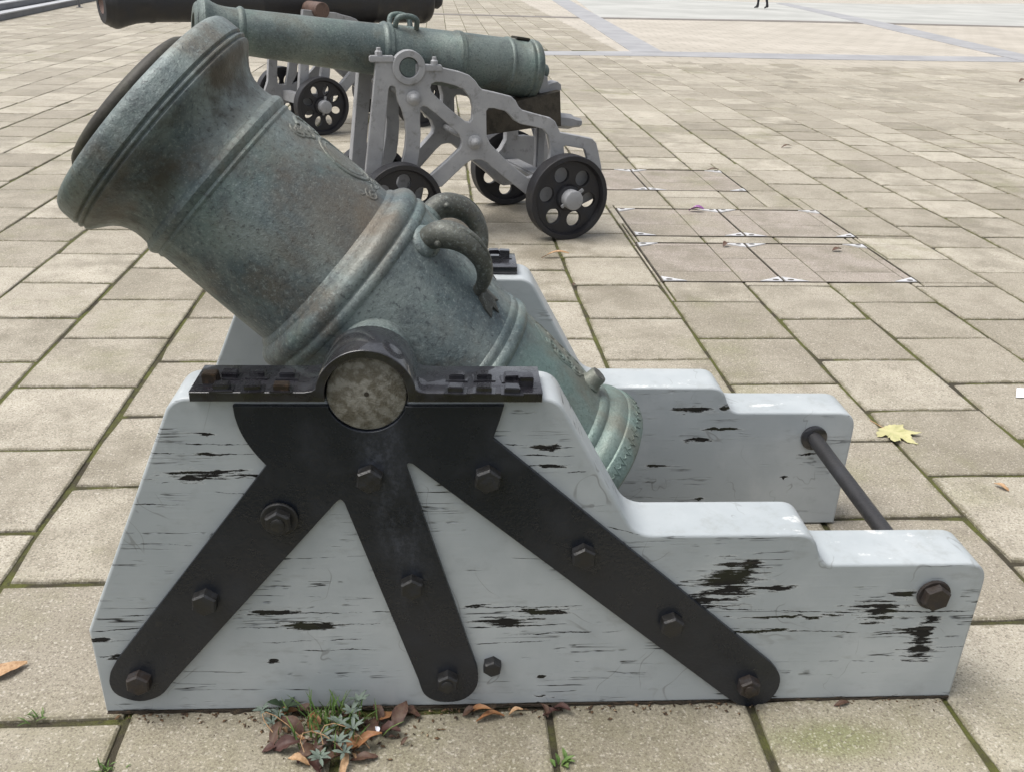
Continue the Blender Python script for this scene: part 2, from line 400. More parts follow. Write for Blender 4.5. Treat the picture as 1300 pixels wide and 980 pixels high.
# ------------------------------------------------------------------ the mortar carriage frame (needed by the paint)
_a = ground((135, 905)); _b = ground((1205, 885))
CF = Frame(_a, math.atan2(_b[1]-_a[1], _b[0]-_a[0]))
NEAR_T, FAR_Y = .145, .785         # cheek thickness, inner face of the far cheek
def paint_mat(name, patches, d, seed, crack=1., splits=()):
    """flaking grey paint over weathered timber; patches in photo px on the plane y=d"""
    b = NB(name); P = b.coord(); x, y, z = b.sep(P)
    off = (seed*3.1, seed*1.7, seed*2.3)
    Q = b.vadd(P, off)
    grain = b.noise(b.vscale(Q, (6, 6, 120)), 1., 6, .70, .3)
    big = b.noise(b.vscale(Q, (26, 26, 95)), 1., 5, .72)
    m = None
    wx = b.math('ADD', x, b.math('MULTIPLY', b.math('SUBTRACT', b.noise(Q, 16, 3), .5), .05))
    wz = b.math('ADD', z, b.math('MULTIPLY', b.math('SUBTRACT', b.noise(b.vadd(Q, (3, 3, 3)), 9, 4, .7), .5), .035))
    for (px, py, rx, ry) in patches:
        rx *= .80; ry *= .72
        cx, cz = CF.at((px, py), d); x1, z1 = CF.at((px+rx, py+ry), d)
        ux = b.math('MULTIPLY', b.math('SUBTRACT', wx, cx), 1/abs(x1-cx))
        uz = b.math('MULTIPLY', b.math('SUBTRACT', wz, cz), 1/max(.006, abs(z1-cz)))
        q = b.math('SUBTRACT', 1., b.math('SQRT', b.math('ADD', b.math('MULTIPLY', ux, ux), b.math('MULTIPLY', uz, uz))))
        m = q if m is None else b.math('MAXIMUM', m, q)
    edge = b.math('ADD', b.math('MULTIPLY', b.math('SUBTRACT', grain, .5), 3.8), b.math('MULTIPLY', b.math('SUBTRACT', big, .5), 2.0))
    if m is not None:
        flake = b.ramp(b.math('ADD', b.math('MULTIPLY', b.math('MAXIMUM', m, -3.), 1.3), edge), .58, .66)
    else: flake = 0.
    # hairline horizontal cracks where the board has opened
    cn = b.noise(b.vscale(b.vadd(Q, (7, 0, 2)), (1.3, 1.3, 30)), 1., 5, .55, .2)
    line = b.ramp(b.math('ABSOLUTE', b.math('SUBTRACT', cn, .5)), .013, .004)
    zone = b.ramp(b.noise(b.vscale(b.vadd(Q, (1, 5, 0)), (3.2, 3.2, 8.)), 1., 4, .6), .47, .60)
    brk = b.ramp(b.noise(b.vscale(Q, (11, 11, 18)), 1., 3, .6), .46, .58)
    lines = b.math('MULTIPLY', b.math('MULTIPLY', line, b.math('MULTIPLY', zone, brk)), crack)
    # long drying splits along the grain
    wob = b.math('MULTIPLY', b.math('SUBTRACT', b.noise(b.vscale(Q, (13, 13, 5)), 1., 5, .65), .5), .016)
    zz_ = b.math('ADD', z, wob)
    tk = b.ramp(b.noise(b.vscale(b.vadd(Q, (3, 0, 0)), (17, 17, 40)), 1., 4, .7), .40, .74, .0, .0027)
    for (xa, ya, xb, yb) in splits:
        (ua, za), (ub, zb_) = CF.at((xa, ya), d), CF.at((xb, yb), d)
        k_ = (zb_-za)/(ub-ua)
        dz = b.math('ABSOLUTE', b.math('SUBTRACT', zz_, b.math('ADD', za-k_*ua, b.math('MULTIPLY', x, k_))))
        um, uh = (ua+ub)/2, abs(ub-ua)/2
        tp = b.math('SUBTRACT', 1., b.math('MULTIPLY', b.math('ABSOLUTE', b.math('SUBTRACT', x, um)), 1/uh))
        ln = b.math('LESS_THAN', dz, b.math('MULTIPLY', tk, b.math('MINIMUM', b.math('MULTIPLY', b.math('MAXIMUM', tp, 0.), 4.), 1.)))
        lines = b.math('MAXIMUM', lines, ln)
    # chips
    ch = b.ramp(b.noise(b.vscale(b.vadd(Q, (2, 2, 9)), (20, 20, 46)), 1., 5, .7), .765, .785)
    flake = b.math('MAXIMUM', b.math('MAXIMUM', flake, lines), b.math('MULTIPLY', ch, crack))
    nz_ = b.sep(b.node('ShaderNodeNewGeometry').outputs['Normal'])[2]
    flake = b.math('MULTIPLY', flake, b.ramp(b.math('ABSOLUTE', nz_), .75, .45))
    n1 = b.noise(Q, 2.6, 5, .6); n2 = b.noise(Q, 11, 5, .65)
    paint = b.mix(b.ramp(n1, .35, .68), (.360, .392, .408), (.445, .475, .488))
    paint = b.mix(b.ramp(n2, .56, .76, 0, .45), paint, (.28, .297, .305))
    paint = b.mix(b.ramp(b.noise(b.vscale(b.vadd(Q, (5, 1, 1)), (6, 6, 2.0)), 1., 5, .65), .58, .78, 0, .35), paint, (.56, .575, .575))
    wood = b.mix(b.ramp(b.noise(Q, 7, 3), .48, .62), (.009, .008, .007), (.018, .019, .009))
    wood = b.mix(b.ramp(grain, .55, .72, 0, .8), wood, (.045, .038, .032))
    # scuffed grime streaks low on the board and on the tread tops
    gm = b.ramp(b.noise(b.vscale(b.vadd(Q, (8, 8, 8)), (9, 9, 26)), 1., 5, .7), .56, .74, 0, .42)
    paint = b.mix(gm, paint, (.27, .28, .275))
    sc = b.ramp(b.math('ABSOLUTE', b.math('SUBTRACT', b.noise(b.vadd(Q, (4, 6, 2)), 5.5, 2, .4, 1.2), .5)), .007, .002)
    sc = b.math('MULTIPLY', sc, b.ramp(b.noise(b.vadd(Q, (9, 9, 2)), 6, 3), .52, .62, 0, .6))
    paint = b.mix(sc, paint, (.20, .205, .20))
    lip = b.ramp(b.math('ADD', b.math('MULTIPLY', b.math('MAXIMUM', m, -3.), 1.5), edge), .30, .48, 0, .55) if m is not None else 0.
    paint = b.mix(lip, paint, (.52, .54, .54))
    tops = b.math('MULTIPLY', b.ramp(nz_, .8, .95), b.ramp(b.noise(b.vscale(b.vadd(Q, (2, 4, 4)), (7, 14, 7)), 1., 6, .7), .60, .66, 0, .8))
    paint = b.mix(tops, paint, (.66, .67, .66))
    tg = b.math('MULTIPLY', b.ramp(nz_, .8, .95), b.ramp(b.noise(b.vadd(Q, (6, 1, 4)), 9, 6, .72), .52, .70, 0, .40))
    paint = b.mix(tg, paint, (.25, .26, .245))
    b.p(Base_Color=b.mix(flake, paint, wood), Roughness=b.ramp(flake, 0, 1, .42, .9), Specular_IOR_Level=.45)
    h = b.math('ADD', b.math('MULTIPLY', flake, -1.), b.math('ADD', b.math('MULTIPLY', n2, .12), b.math('MULTIPLY', grain, .10)))
    b.p(Normal=b.bump(h, .9, .006)); return b.m
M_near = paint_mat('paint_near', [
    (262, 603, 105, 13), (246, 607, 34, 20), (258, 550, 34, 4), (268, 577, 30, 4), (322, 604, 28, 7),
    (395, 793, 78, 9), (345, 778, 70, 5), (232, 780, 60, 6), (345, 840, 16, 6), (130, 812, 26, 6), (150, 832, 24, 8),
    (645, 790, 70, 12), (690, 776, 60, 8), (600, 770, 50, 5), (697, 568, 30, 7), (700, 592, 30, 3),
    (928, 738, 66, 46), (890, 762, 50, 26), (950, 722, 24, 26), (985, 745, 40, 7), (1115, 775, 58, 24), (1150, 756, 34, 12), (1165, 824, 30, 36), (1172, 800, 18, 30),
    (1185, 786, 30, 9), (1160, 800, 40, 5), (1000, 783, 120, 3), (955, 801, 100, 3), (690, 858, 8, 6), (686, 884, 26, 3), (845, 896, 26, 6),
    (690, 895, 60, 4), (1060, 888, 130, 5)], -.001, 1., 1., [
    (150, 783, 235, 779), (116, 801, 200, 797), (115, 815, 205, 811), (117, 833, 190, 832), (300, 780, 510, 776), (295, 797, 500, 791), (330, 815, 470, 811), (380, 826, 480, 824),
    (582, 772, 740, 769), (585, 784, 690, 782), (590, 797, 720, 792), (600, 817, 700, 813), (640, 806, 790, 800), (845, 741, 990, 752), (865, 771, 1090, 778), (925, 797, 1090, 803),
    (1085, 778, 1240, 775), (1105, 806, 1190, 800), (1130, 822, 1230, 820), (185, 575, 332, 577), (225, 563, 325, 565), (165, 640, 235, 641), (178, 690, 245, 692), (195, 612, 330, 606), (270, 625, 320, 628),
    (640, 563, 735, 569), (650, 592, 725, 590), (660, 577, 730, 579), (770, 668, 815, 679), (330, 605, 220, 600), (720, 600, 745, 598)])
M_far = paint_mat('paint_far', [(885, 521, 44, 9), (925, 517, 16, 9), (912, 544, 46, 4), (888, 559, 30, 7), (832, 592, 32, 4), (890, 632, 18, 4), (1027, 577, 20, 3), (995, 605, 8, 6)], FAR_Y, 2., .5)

# ------------------------------------------------------------------ ground and paving
gs = mesh_obj('plaza_ground', [(-300, -200, -.009), (300, -200, -.009), (300, 500, -.009), (-300, 500, -.009)], [(0, 1, 2, 3)], M_joint)
tag(gs, kind='structure')
GAP = .0072
BEV = .005
COVERS = [  # x0, x1, y0, y1, dividing x
    (2.525, 4.055, .598, 1.395, 3.245), (2.555, 4.085, 1.560, 2.300, 3.315), (2.180, 3.745, 2.905, 3.705, 2.935)]
def cut(rects, lo, hi, axis):
    out = []
    for R in rects:
        a0, a1 = R[axis], R[axis+2]
        cuts = [a0]+[c for c in (lo, hi) if a0+.004 < c < a1-.004]+[a1]
        for p, q in zip(cuts, cuts[1:]):
            S = list(R); S[axis], S[axis+2] = p, q; out.append(tuple(S))
    return out
def slab_geo(x0, y0, x1, y1, z=0., tilt=(0, 0), gap=GAP, bev=BEV):
    x0 += gap; y0 += gap; x1 -= gap; y1 -= gap
    cx, cy = (x0+x1)/2, (y0+y1)/2
    V = []
    for (i, zz) in ((0., -.03), (0., -bev*.8), (bev, 0.)):
        for (px, py) in ((x0+i, y0+i), (x1-i, y0+i), (x1-i, y1-i), (x0+i, y1-i)):
            V.append((px, py, zz+z+(0 if zz < -.02 else (px-cx)*tilt[0]+(py-cy)*tilt[1])))
    F = [(8, 9, 10, 11)]
    for l in (0, 4):
        for k in range(4): F.append((l+k, l+(k+1) % 4, l+4+(k+1) % 4, l+4+k))
    return V, F
slabs, covers_slabs, crop = [], [[] for _ in COVERS], []
BAND1 = (14.75, 15.45)
def band_y(x): return 14.55+.083*max(0, x)-.0012*x*x if x > 0 else 14.55
for i in range(-70, 75):
    for j in range(-14, 100):
        y0 = (j+(.5 if i % 2 else 0.))*SLL - 7*SLL
        y1 = y0+SLL; x0, x1 = i*SLW, (i+1)*SLW
        cx, cy = (x0+x1)/2, (y0+y1)/2
        q = project((cx, cy, 0))
        if q is None: 
            continue
        if cy < -4.0 or not (-420 < q[0] < 1720 and -40 < q[1] < 1350): continue
        if cy > 13.6 and cx > 5.0: continue
        if cy > 14.6 and cy < 15.3 and cx > 3.2: continue
        if cy > 45: continue
        inside = False
        rects = [(x0, y0, x1, y1)]
        for k, (a0, a1, b0, b1, xm) in enumerate(COVERS):
            if x1 > a0 and x0 < a1 and y1 > b0 and y0 < b1:
                rs = cut(cut(rects, a0, a1, 0), b0, b1, 1); rects = []
                for R in rs:
                    mx, my = (R[0]+R[2])/2, (R[1]+R[3])/2
                    if a0 < mx < a1 and b0 < my < b1:
                        for R2 in cut([R], xm, xm, 0): covers_slabs[k].append(R2)
                    else: rects.append(R)
                inside = True
        for R in rects:
            if R[2]-R[0] < .018 or R[3]-R[1] < .018: continue
            area = (R[2]-R[0])*(R[3]-R[1])
            inframe = -30 < q[0] < 1330 and -10 < q[1] < 1010
            size = area*(FPX/q[2])**2*max(.02, 1.65/max(q[2], .1))*(1 if inframe else .05)
            slabs.append((size, R, inside and len(rects) > 0 and area < SLW*SLL*.98))
slabs.sort(key=lambda s: -s[0])
rng = random.Random(3)
def worn_slab(rg, seg=3):
    # full slab with slightly ragged, chipped arrises
    hx, hy = SLW/2-GAP, SLL/2-GAP
    per = []
    for (ax_, ay_), (bx_, by_) in zip(((-hx, -hy), (hx, -hy), (hx, hy), (-hx, hy)), ((hx, -hy), (hx, hy), (-hx, hy), (-hx, -hy))):
        for k in range(seg):
            t = (k+(rg.uniform(-.25, .25) if k else 0))/seg
            per.append((ax_+(bx_-ax_)*t, ay_+(by_-ay_)*t, k == 0))
    n = len(per); V = []
    chips = [rg.uniform(.0, .004) if not c else rg.choice((.001, .003, .006, .012)) for _, _, c in per]
    for (i, zz) in ((0., -.03), (0., -.0045), (BEV, 0.)):
        for (x, y, c), ch in zip(per, chips):
            f_ = (i+ch*(1. if zz > -.02 else .3))
            V.append((x-math.copysign(min(f_, abs(x)), x)*(1 if abs(abs(x)-hx) < 1e-6 else 0), y-math.copysign(min(f_, abs(y)), y)*(1 if abs(abs(y)-hy) < 1e-6 else 0), zz))
    F = [tuple(range(2*n, 3*n))]+[(l+k, l+(k+1) % n, l+n+(k+1) % n, l+n+k) for l in (0, n) for k in range(n)]
    me_ = bpy.data.meshes.new('paving_slab'); me_.from_pydata(V, [], F); me_.materials.append(M_slab); me_.update(); return me_
me_slabs = [worn_slab(rng) for _ in range(14)]
for n, (sz, R, part) in enumerate(slabs[:296]):
    cx, cy = (R[0]+R[2])/2, (R[1]+R[3])/2
    z = rng.uniform(-.003, .0010); tx, ty = rng.gauss(0, .0035), rng.gauss(0, .0035)
    if part:
        V, F = slab_geo(R[0]-cx, R[1]-cy, R[2]-cx, R[3]-cy)
        o = mesh_obj('paving_slab', V, F, M_slab, gs)
    else:
        o = link(bpy.data.objects.new('paving_slab', rng.choice(me_slabs)), gs)
    o.location = (cx, cy, z); o.rotation_euler = (ty, -tx, rng.gauss(0, .0028))
V, F, RN = [], [], []
for (sz, R, part) in slabs[296:]:
    v, f = slab_geo(*R, z=rng.uniform(-.0022, .001), tilt=(rng.gauss(0, .003), rng.gauss(0, .003)))
    o0 = len(V); V += v; F += [tuple(o0+k for k in q) for q in f]; RN += [rng.random()]*len(f)
o = mesh_obj('paving_slabs', V, F, M_slab_far, gs); tag(o, kind='stuff')
o.data.attributes.new('rnd', 'FLOAT', 'FACE').data.foreach_set('value', RN)

# bands and plain zones of the far plaza (flat paving, sheets a few mm apart)
def sheet_mat(name, c1, c2, sc=.6, joint=None):
    b = NB(name); P = b.pos()
    c = b.mix(b.ramp(b.noise(P, sc, 5, .6), .35, .68), c1, c2)
    c = b.mix(b.ramp(b.noise(P, 9, 4, .7), .55, .75, 0, .3), c, tuple(k*.6 for k in c1))
    if joint:
        br = b.node('ShaderNodeTexBrick'); b.set(br.inputs['Vector'], P)
        br.inputs['Scale'].default_value = 1; br.inputs['Brick Width'].default_value = joint[0]; br.inputs['Row Height'].default_value = joint[1]
        br.inputs['Mortar Size'].default_value = .012; br.inputs['Mortar Smooth'].default_value = .3
        c = b.mix(b.math('MULTIPLY', br.outputs['Fac'], .6), c, (.12, .10, .08))
    b.p(Base_Color=c, Roughness=.65); return b.m
M_peach = sheet_mat('peach_paving', (.385, .350, .295), (.46, .42, .36), .7, (.53, .5))
M_bluegrey = sheet_mat('bluegrey_paving', (.275, .275, .285), (.345, .345, .352), 1.2)
M_greyzone = sheet_mat('grey_paving', (.35, .352, .33), (.44, .44, .415), .35)
M_drain = sheet_mat('drain_channel', (.14, .125, .11), (.20, .18, .16), 2)
def strip(name, pts, z, mat, th=.02):
    n = len(pts); V = [(x, y, z) for x, y in pts]+[(x, y, z-th) for x, y in pts]
    F = [tuple(range(n))]+[(k, k+n, (k+1) % n+n, (k+1) % n) for k in range(n)]
    bm = bmesh.new(); vs = [bm.verts.new(v) for v in V]
    for f in F: bm.faces.new([vs[k] for k in f])
    o = bm_obj(name, bm, mat, None, None); return tag(o, kind='structure')
def gp(*pp): return [tuple(ground(p)[:2]) for p in pp]
strip('far_paving', [(4.9, 15.45), (90, 15.9), (90, 120), (4.9, 120)], -.002, M_peach)
strip('far_paving_side', [(4.9, 13.0), (60, 13.0), (60, 15.9), (4.9, 15.45)], -.004, sheet_mat('side_paving', (.36, .325, .265), (.42, .38, .315), .8, (.5, .53)))
b1 = [ground((x, y)) for x, y in ((680, 65.5), (840, 66), (1000, 69), (1300, 73.5))]; b2 = [ground((x, y)) for x, y in ((1300, 79.5), (1000, 75.5), (840, 72), (680, 70.5))]
ex = [(b1[-1][0]+25, b1[-1][1]+.6), (b2[0][0]+25, b2[0][1]+.6)]
strip('paving_band', [tuple(p[:2]) for p in b1]+ex+[tuple(p[:2]) for p in b2], .004, M_bluegrey)
dg_ = gp((697, -3), (722, -3), (842, 67), (802, 67))
strip('diagonal_band', [(dg_[0][0]+1.2, dg_[0][1]+25), (dg_[1][0]+1.2, dg_[1][1]+25), dg_[2], dg_[3]], .008, M_bluegrey)
gz = gp((762, 24), (1000, 28.5), (1300, 35.5)); gz2 = gp((1300, 5), (1150, 6), (1000, 4), (840, 0))
strip('grey_zone', [gz[0], gz[1], gz[2], (gz[2][0]+40, gz[2][1]+1), (gz2[0][0]+60, gz2[0][1]+2)]+gz2+[(gz2[-1][0]-4.5, gz2[-1][1]+1)], .003, M_greyzone)
strip('paving_band_far', gp((985, 5), (1000, 5), (1130, 31), (1300, 70), (1300, 79), (1110, 34)), .011, M_bluegrey)
dr = gp((545, 17.4), (720, 22), (1000, 26.5), (1300, 34)); dr2 = gp((1300, 35.5), (1000, 28.5), (720, 23.6), (545, 19))
strip('drain_channel', dr+dr2, .006, M_drain)

# ------------------------------------------------------------------ access covers with inset slabs
M_steel = simple('cover_steel', (.56, .56, .57), .5, .1, ((.28, .26, .25), 18, .5, .7, .6), (60, .2, .002))
M_groove = simple('cover_groove', (.035, .028, .020), .9, 0, ((.09, .08, .055), 9, .4, .65, .8))
names = ['double access cover nearest the mortar with pale triangular corner plates', 'double access cover with purple wrapper lying on it', 'farthest access cover beside the rear wheel of the bronze cannon']
for k, (a0, a1, b0, b1_, xm) in enumerate(COVERS):
    root = empty('access_cover', ((a0+a1)/2, (b0+b1_)/2, 0), 0, names[k], 'access cover', 'paved access covers')
    ox, oy = (a0+a1)/2, (b0+b1_)/2
    for R in covers_slabs[k]:
        if R[2]-R[0] < .02 or R[3]-R[1] < .02: continue
        cx, cy = (R[0]+R[2])/2, (R[1]+R[3])/2
        V, F = slab_geo(R[0]-cx, R[1]-cy, R[2]-cx, R[3]-cy, gap=.004, bev=.003)
        o = mesh_obj('inset_slab', V, F, M_slab_pink, root); o.location = (cx-ox, cy-oy, -.003)
    bm = bmesh.new(); g = .0045
    for (x0, x1, y0, y1) in ((a0-g, a1+g, b0-g, b0+g), (a0-g, a1+g, b1_-g, b1_+g), (a0-g, a0+g, b0+g, b1_-g), (a1-g, a1+g, b0+g, b1_-g), (xm-g, xm+g, b0+g, b1_-g)):
        box_bm(bm, (x0-ox, y0-oy, -.02), (x1-ox, y1-oy, .0016))
    bm_obj('frame', bm, M_groove, root)
    L = .072
    for (x, y, sx, sy) in [(a0, b0, 1, 1), (a1, b0, -1, 1), (a0, b1_, 1, -1), (a1, b1_, -1, -1), (xm, b0, 1, 1), (xm, b0, -1, 1), (xm, b1_, 1, -1), (xm, b1_, -1, -1)]:
        t = [(x+sx*.010, y+sy*.010), (x+sx*(L*2.0), y+sy*.010), (x+sx*.010, y+sy*L*1.25)]
        V = [(p[0]-ox, p[1]-oy, z) for z in (.0035, -.01) for p in t]
        o = mesh_obj('corner_plate', V, [(0, 1, 2), (5, 4, 3), (0, 3, 4, 1), (1, 4, 5, 2), (2, 5, 3, 0)], M_steel, root)
        cx, cy = x+sx*L*.62-ox, y+sy*L*.42-oy
        V, F = lathe([(.002, .013), (.0048, .013)], 12); V = [(v[1]*1.5+cx, v[2]*.85+cy, v[0]) for v in V]
        mesh_obj('keyhole', V, F, M_groove, o)

# ------------------------------------------------------------------ mortar carriage
car = empty('mortar_carriage', CF.o, CF.rot, 'pale grey timber mortar carriage with black iron straps and flaking paint', 'carriage')
TX, TZ, TR = .643, .842, .081
cheek = fillet([(0, 0, 0), (-.003, .245, .02), (.248, .829, .055), (1.035, .829, .055), (1.225, .491, .075), (1.635, .491, .055), (1.668, .408, .045), (2.069, .408, .06), (2.066, 0, 0)], 8)
M0 = Matrix.Translation((0, 0, .004))
_n = [(TX+(TR+.002)*math.cos(a), TZ+(TR+.002)*math.sin(a)) for a in np.linspace(math.pi, 2*math.pi, 29)]
_i = next(i for i, p in enumerate(cheek) if p[0] > .5)
cheek = cheek[:_i]+[(_n[0][0], .829)]+[p for p in _n if p[1] < .828]+[(_n[-1][0], .829)]+cheek[_i:]
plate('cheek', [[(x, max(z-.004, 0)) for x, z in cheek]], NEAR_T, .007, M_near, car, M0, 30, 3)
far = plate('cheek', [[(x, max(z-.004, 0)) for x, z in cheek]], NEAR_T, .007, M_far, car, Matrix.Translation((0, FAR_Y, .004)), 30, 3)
# forked strap plate on the near cheek (traced on its face)
ST = -.013
def cpx(pts, d=ST): return [CF.at(p, d) for p in pts]
def strap_outline():
    L = []
    L += catmull(cpx([(295, 515.5), (299, 533), (308, 554), (323, 575), (338, 591)]), 4)
    L += cpx([(148, 838)])
    L += catmull(cpx([(140, 853), (139, 868), (149, 882), (177, 890), (203, 883), (217, 868)]), 4)
    L += catmull(cpx([(426, 638), (432, 634), (437, 638)]), 3)
    L += catmull(cpx([(531, 862), (538, 880), (552, 889), (569, 891), (587, 888), (601, 878), (607, 864), (606, 848)]), 4)
    L += catmull(cpx([(516, 593), (518, 588), (524, 589)]), 3)
    L += catmull(cpx([(920, 883), (938, 894), (957, 896), (975, 890), (988, 874), (990, 857), (980, 842)]), 4)
    L += cpx([(626, 557), (634, 535), (640, 515.5)])
    return L
so = strap_outline()
# bearing notch for the trunnion in the top edge
zt = so[0][1]
notch = [(TX+(TR+.003)*math.cos(a), TZ+(TR+.003)*math.sin(a)) for a in np.linspace(0, -math.pi, 25)]
notch = [p for p in notch if p[1] < zt]
so = so+[(notch[0][0], zt)]+notch+[(notch[-1][0], zt)]
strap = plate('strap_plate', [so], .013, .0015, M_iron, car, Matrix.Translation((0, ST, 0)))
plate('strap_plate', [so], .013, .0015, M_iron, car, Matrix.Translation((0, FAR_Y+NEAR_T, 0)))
def hexbolt(name, x, z, y, r, h, mat, parent, washer=0., rot=0., nut=False):
    V, F = [], []
    n = 6
    prof = [(0, r), (h*.82, r), (h, r*.86)]
    bmv = []
    for s, q in prof:
        for k in range(n):
            a = rot+2*math.pi*k/n; bmv.append((x+q*math.cos(a), y-s, z+q*math.sin(a)))
    F = [(i*n+k, i*n+(k+1) % n, (i+1)*n+(k+1) % n, (i+1)*n+k) for i in range(2) for k in range(n)]+[tuple(2*n+k for k in range(n))]
    o = mesh_obj(name, bmv, F, mat, parent)
    bm = bmesh.new(); bm.from_mesh(o.data); bmesh.ops.recalc_face_normals(bm, faces=bm.faces); bm.to_mesh(o.data); bm.free()
    if washer:
        V, F = lathe([(0, washer), (.004, washer), (.006, washer*.94)], 24)
        V = [(x+v[1], y-v[0], z+v[2]) for v in V]; w = mesh_obj('washer', V, F, mat, o, 40)
    if nut:
        V, F = lathe([(h*.9, r*.52), (h*1.12, r*.50), (h*1.16, r*.42)], 16)
        V = [(x+v[1], y-v[0], z+v[2]) for v in V]; mesh_obj('stud_end', V, F, mat, o, 40)
    return o
for (px, py, w, nut, onstrap, r) in [(176, 867, 0, 0, 1, .029), (260, 765, 0, 0, 1, .030), (354, 661, .040, 1, 1, .030), (469, 609, 0, 0, 1, .030), (523, 746, 0, 0, 1, .028),
                                  (568, 866, 0, 1, 1, .027), (619, 609, 0, 0, 1, .030), (741, 707, 0, 0, 1, .029), (853, 794, 0, 0, 1, .029), (951, 872, 0, 1, 1, .028), (625, 847, 0, 0, 0, .023), (1187, 757, .040, 0, 0, .034)]:
    y = ST if onstrap else 0.
    x, z = CF.at((px, py), y-.014)
    hexbolt('bolt', x, z, y-(.005 if w else 0), r, .026 if onstrap else .024, M_bolt if (px not in (1187, 176, 951)) else M_rustbolt, car, w, random.uniform(-.15, .15)+math.pi/6, bool(nut))
# cap squares: arched iron straps over both trunnions
def capsquare(y0, y1):
    zb, t = .8315, .021
    out = [(.294, zb)]
    ri, ro = TR+.003, TR+.021
    a0 = math.asin((zb-TZ)/ri)
    inner = [(TX+ri*math.cos(a), TZ+ri*math.sin(a)) for a in np.linspace(math.pi-a0, a0, 28)]
    at = math.asin((zb+t+.008-TZ)/ro)
    outer = [(TX+ro*math.cos(a), TZ+ro*math.sin(a)) for a in np.linspace(at, math.pi-at, 28)]
    out += inner+[(1.0, zb), (1.0, zb+t), (outer[0][0]+.022, zb+t), (outer[0][0]+.007, zb+t+.003)]+outer+[(outer[-1][0]-.007, zb+t+.003), (outer[-1][0]-.022, zb+t), (.294, zb+t)]
    return plate('cap_square', [out], y1-y0, .002, M_wet, car, Matrix.Translation((0, y0, 0)), 35), zb+t
c1, ztop = capsquare(-.024, .112)
c2, _ = capsquare(FAR_Y+NEAR_T-.112, FAR_Y+NEAR_T+.024)
z6 = lambda x, y: (220+x*.3846, 400+y*.3846)
nuts = [(125, 206), (187, 189), (280, 187), (377, 189), (160, 228), (262, 230), (357, 230), (937, 195), (1025, 195), (1117, 198), (1162, 216), (933, 236), (1027, 236), (1118, 238)]
RC = np.array([[math.cos(CF.rot), math.sin(CF.rot)], [-math.sin(CF.rot), math.cos(CF.rot)]])
for k, (zx, zy) in enumerate(nuts):
    w = ground(z6(zx, zy), ztop+.010)-CF.o
    lx, ly = RC @ w[:2]
    for dy, cap in ((0, c1), (FAR_Y+NEAR_T-2*ly-0, c2)):
        bm = bmesh.new(); a = random.uniform(-.12, .12)
        Mx = Matrix.Translation((lx, ly+dy, ztop)) @ Euler((random.uniform(-.05, .05), random.uniform(-.05, .05), a)).to_matrix().to_4x4()
        big = (k in (0, 10))
        box_bm(bm, (-.0155, -.0125, -.001), (.0155, .0125, .014 if not big else .023), Mx, .002)
        o = bm_obj('square_nut', bm, M_nut if k in (0, 6) else M_wet, cap)
        bm = bmesh.new(); box_bm(bm, (-.023, -.018, -.001), (.023, .018, .0025), Mx, .0008)
        bm_obj('nut_plate', bm, M_wet, o)
# tie rod between the tails
rx, rz = CF.at((1187, 757), -.014)
rx -= .004; rz -= .002
V, F = tube([(rx, .12, rz), (rx, FAR_Y+.02, rz)], .0225, 20); mesh_obj('tie_rod', V, F, M_blackgun, car, 40)
V, F = lathe([(0, .041), (.009, .041), (.012, .036)], 28); mesh_obj('rod_collar', [(rx+v[1], FAR_Y+.001-v[0], rz+v[2]) for v in V], F, M_wet, car, 40)
V, F = lathe([(0, .041), (.009, .041), (.012, .036)], 28); mesh_obj('rod_collar', [(rx+v[1], NEAR_T-.001+v[0], rz+v[2]) for v in V], F, M_wet, car, 40)
# timber transom under the chamber and front tie bolt keep the cheeks apart
box('transom', (.98, NEAR_T+.002, .03), (1.30, FAR_Y-.002, .20), M_far, car, None, .008)
V, F = tube([(.20, .12, .17), (.20, FAR_Y+.02, .17)], .0185, 20); mesh_obj('tie_rod', V, F, M_wet, car, 40)

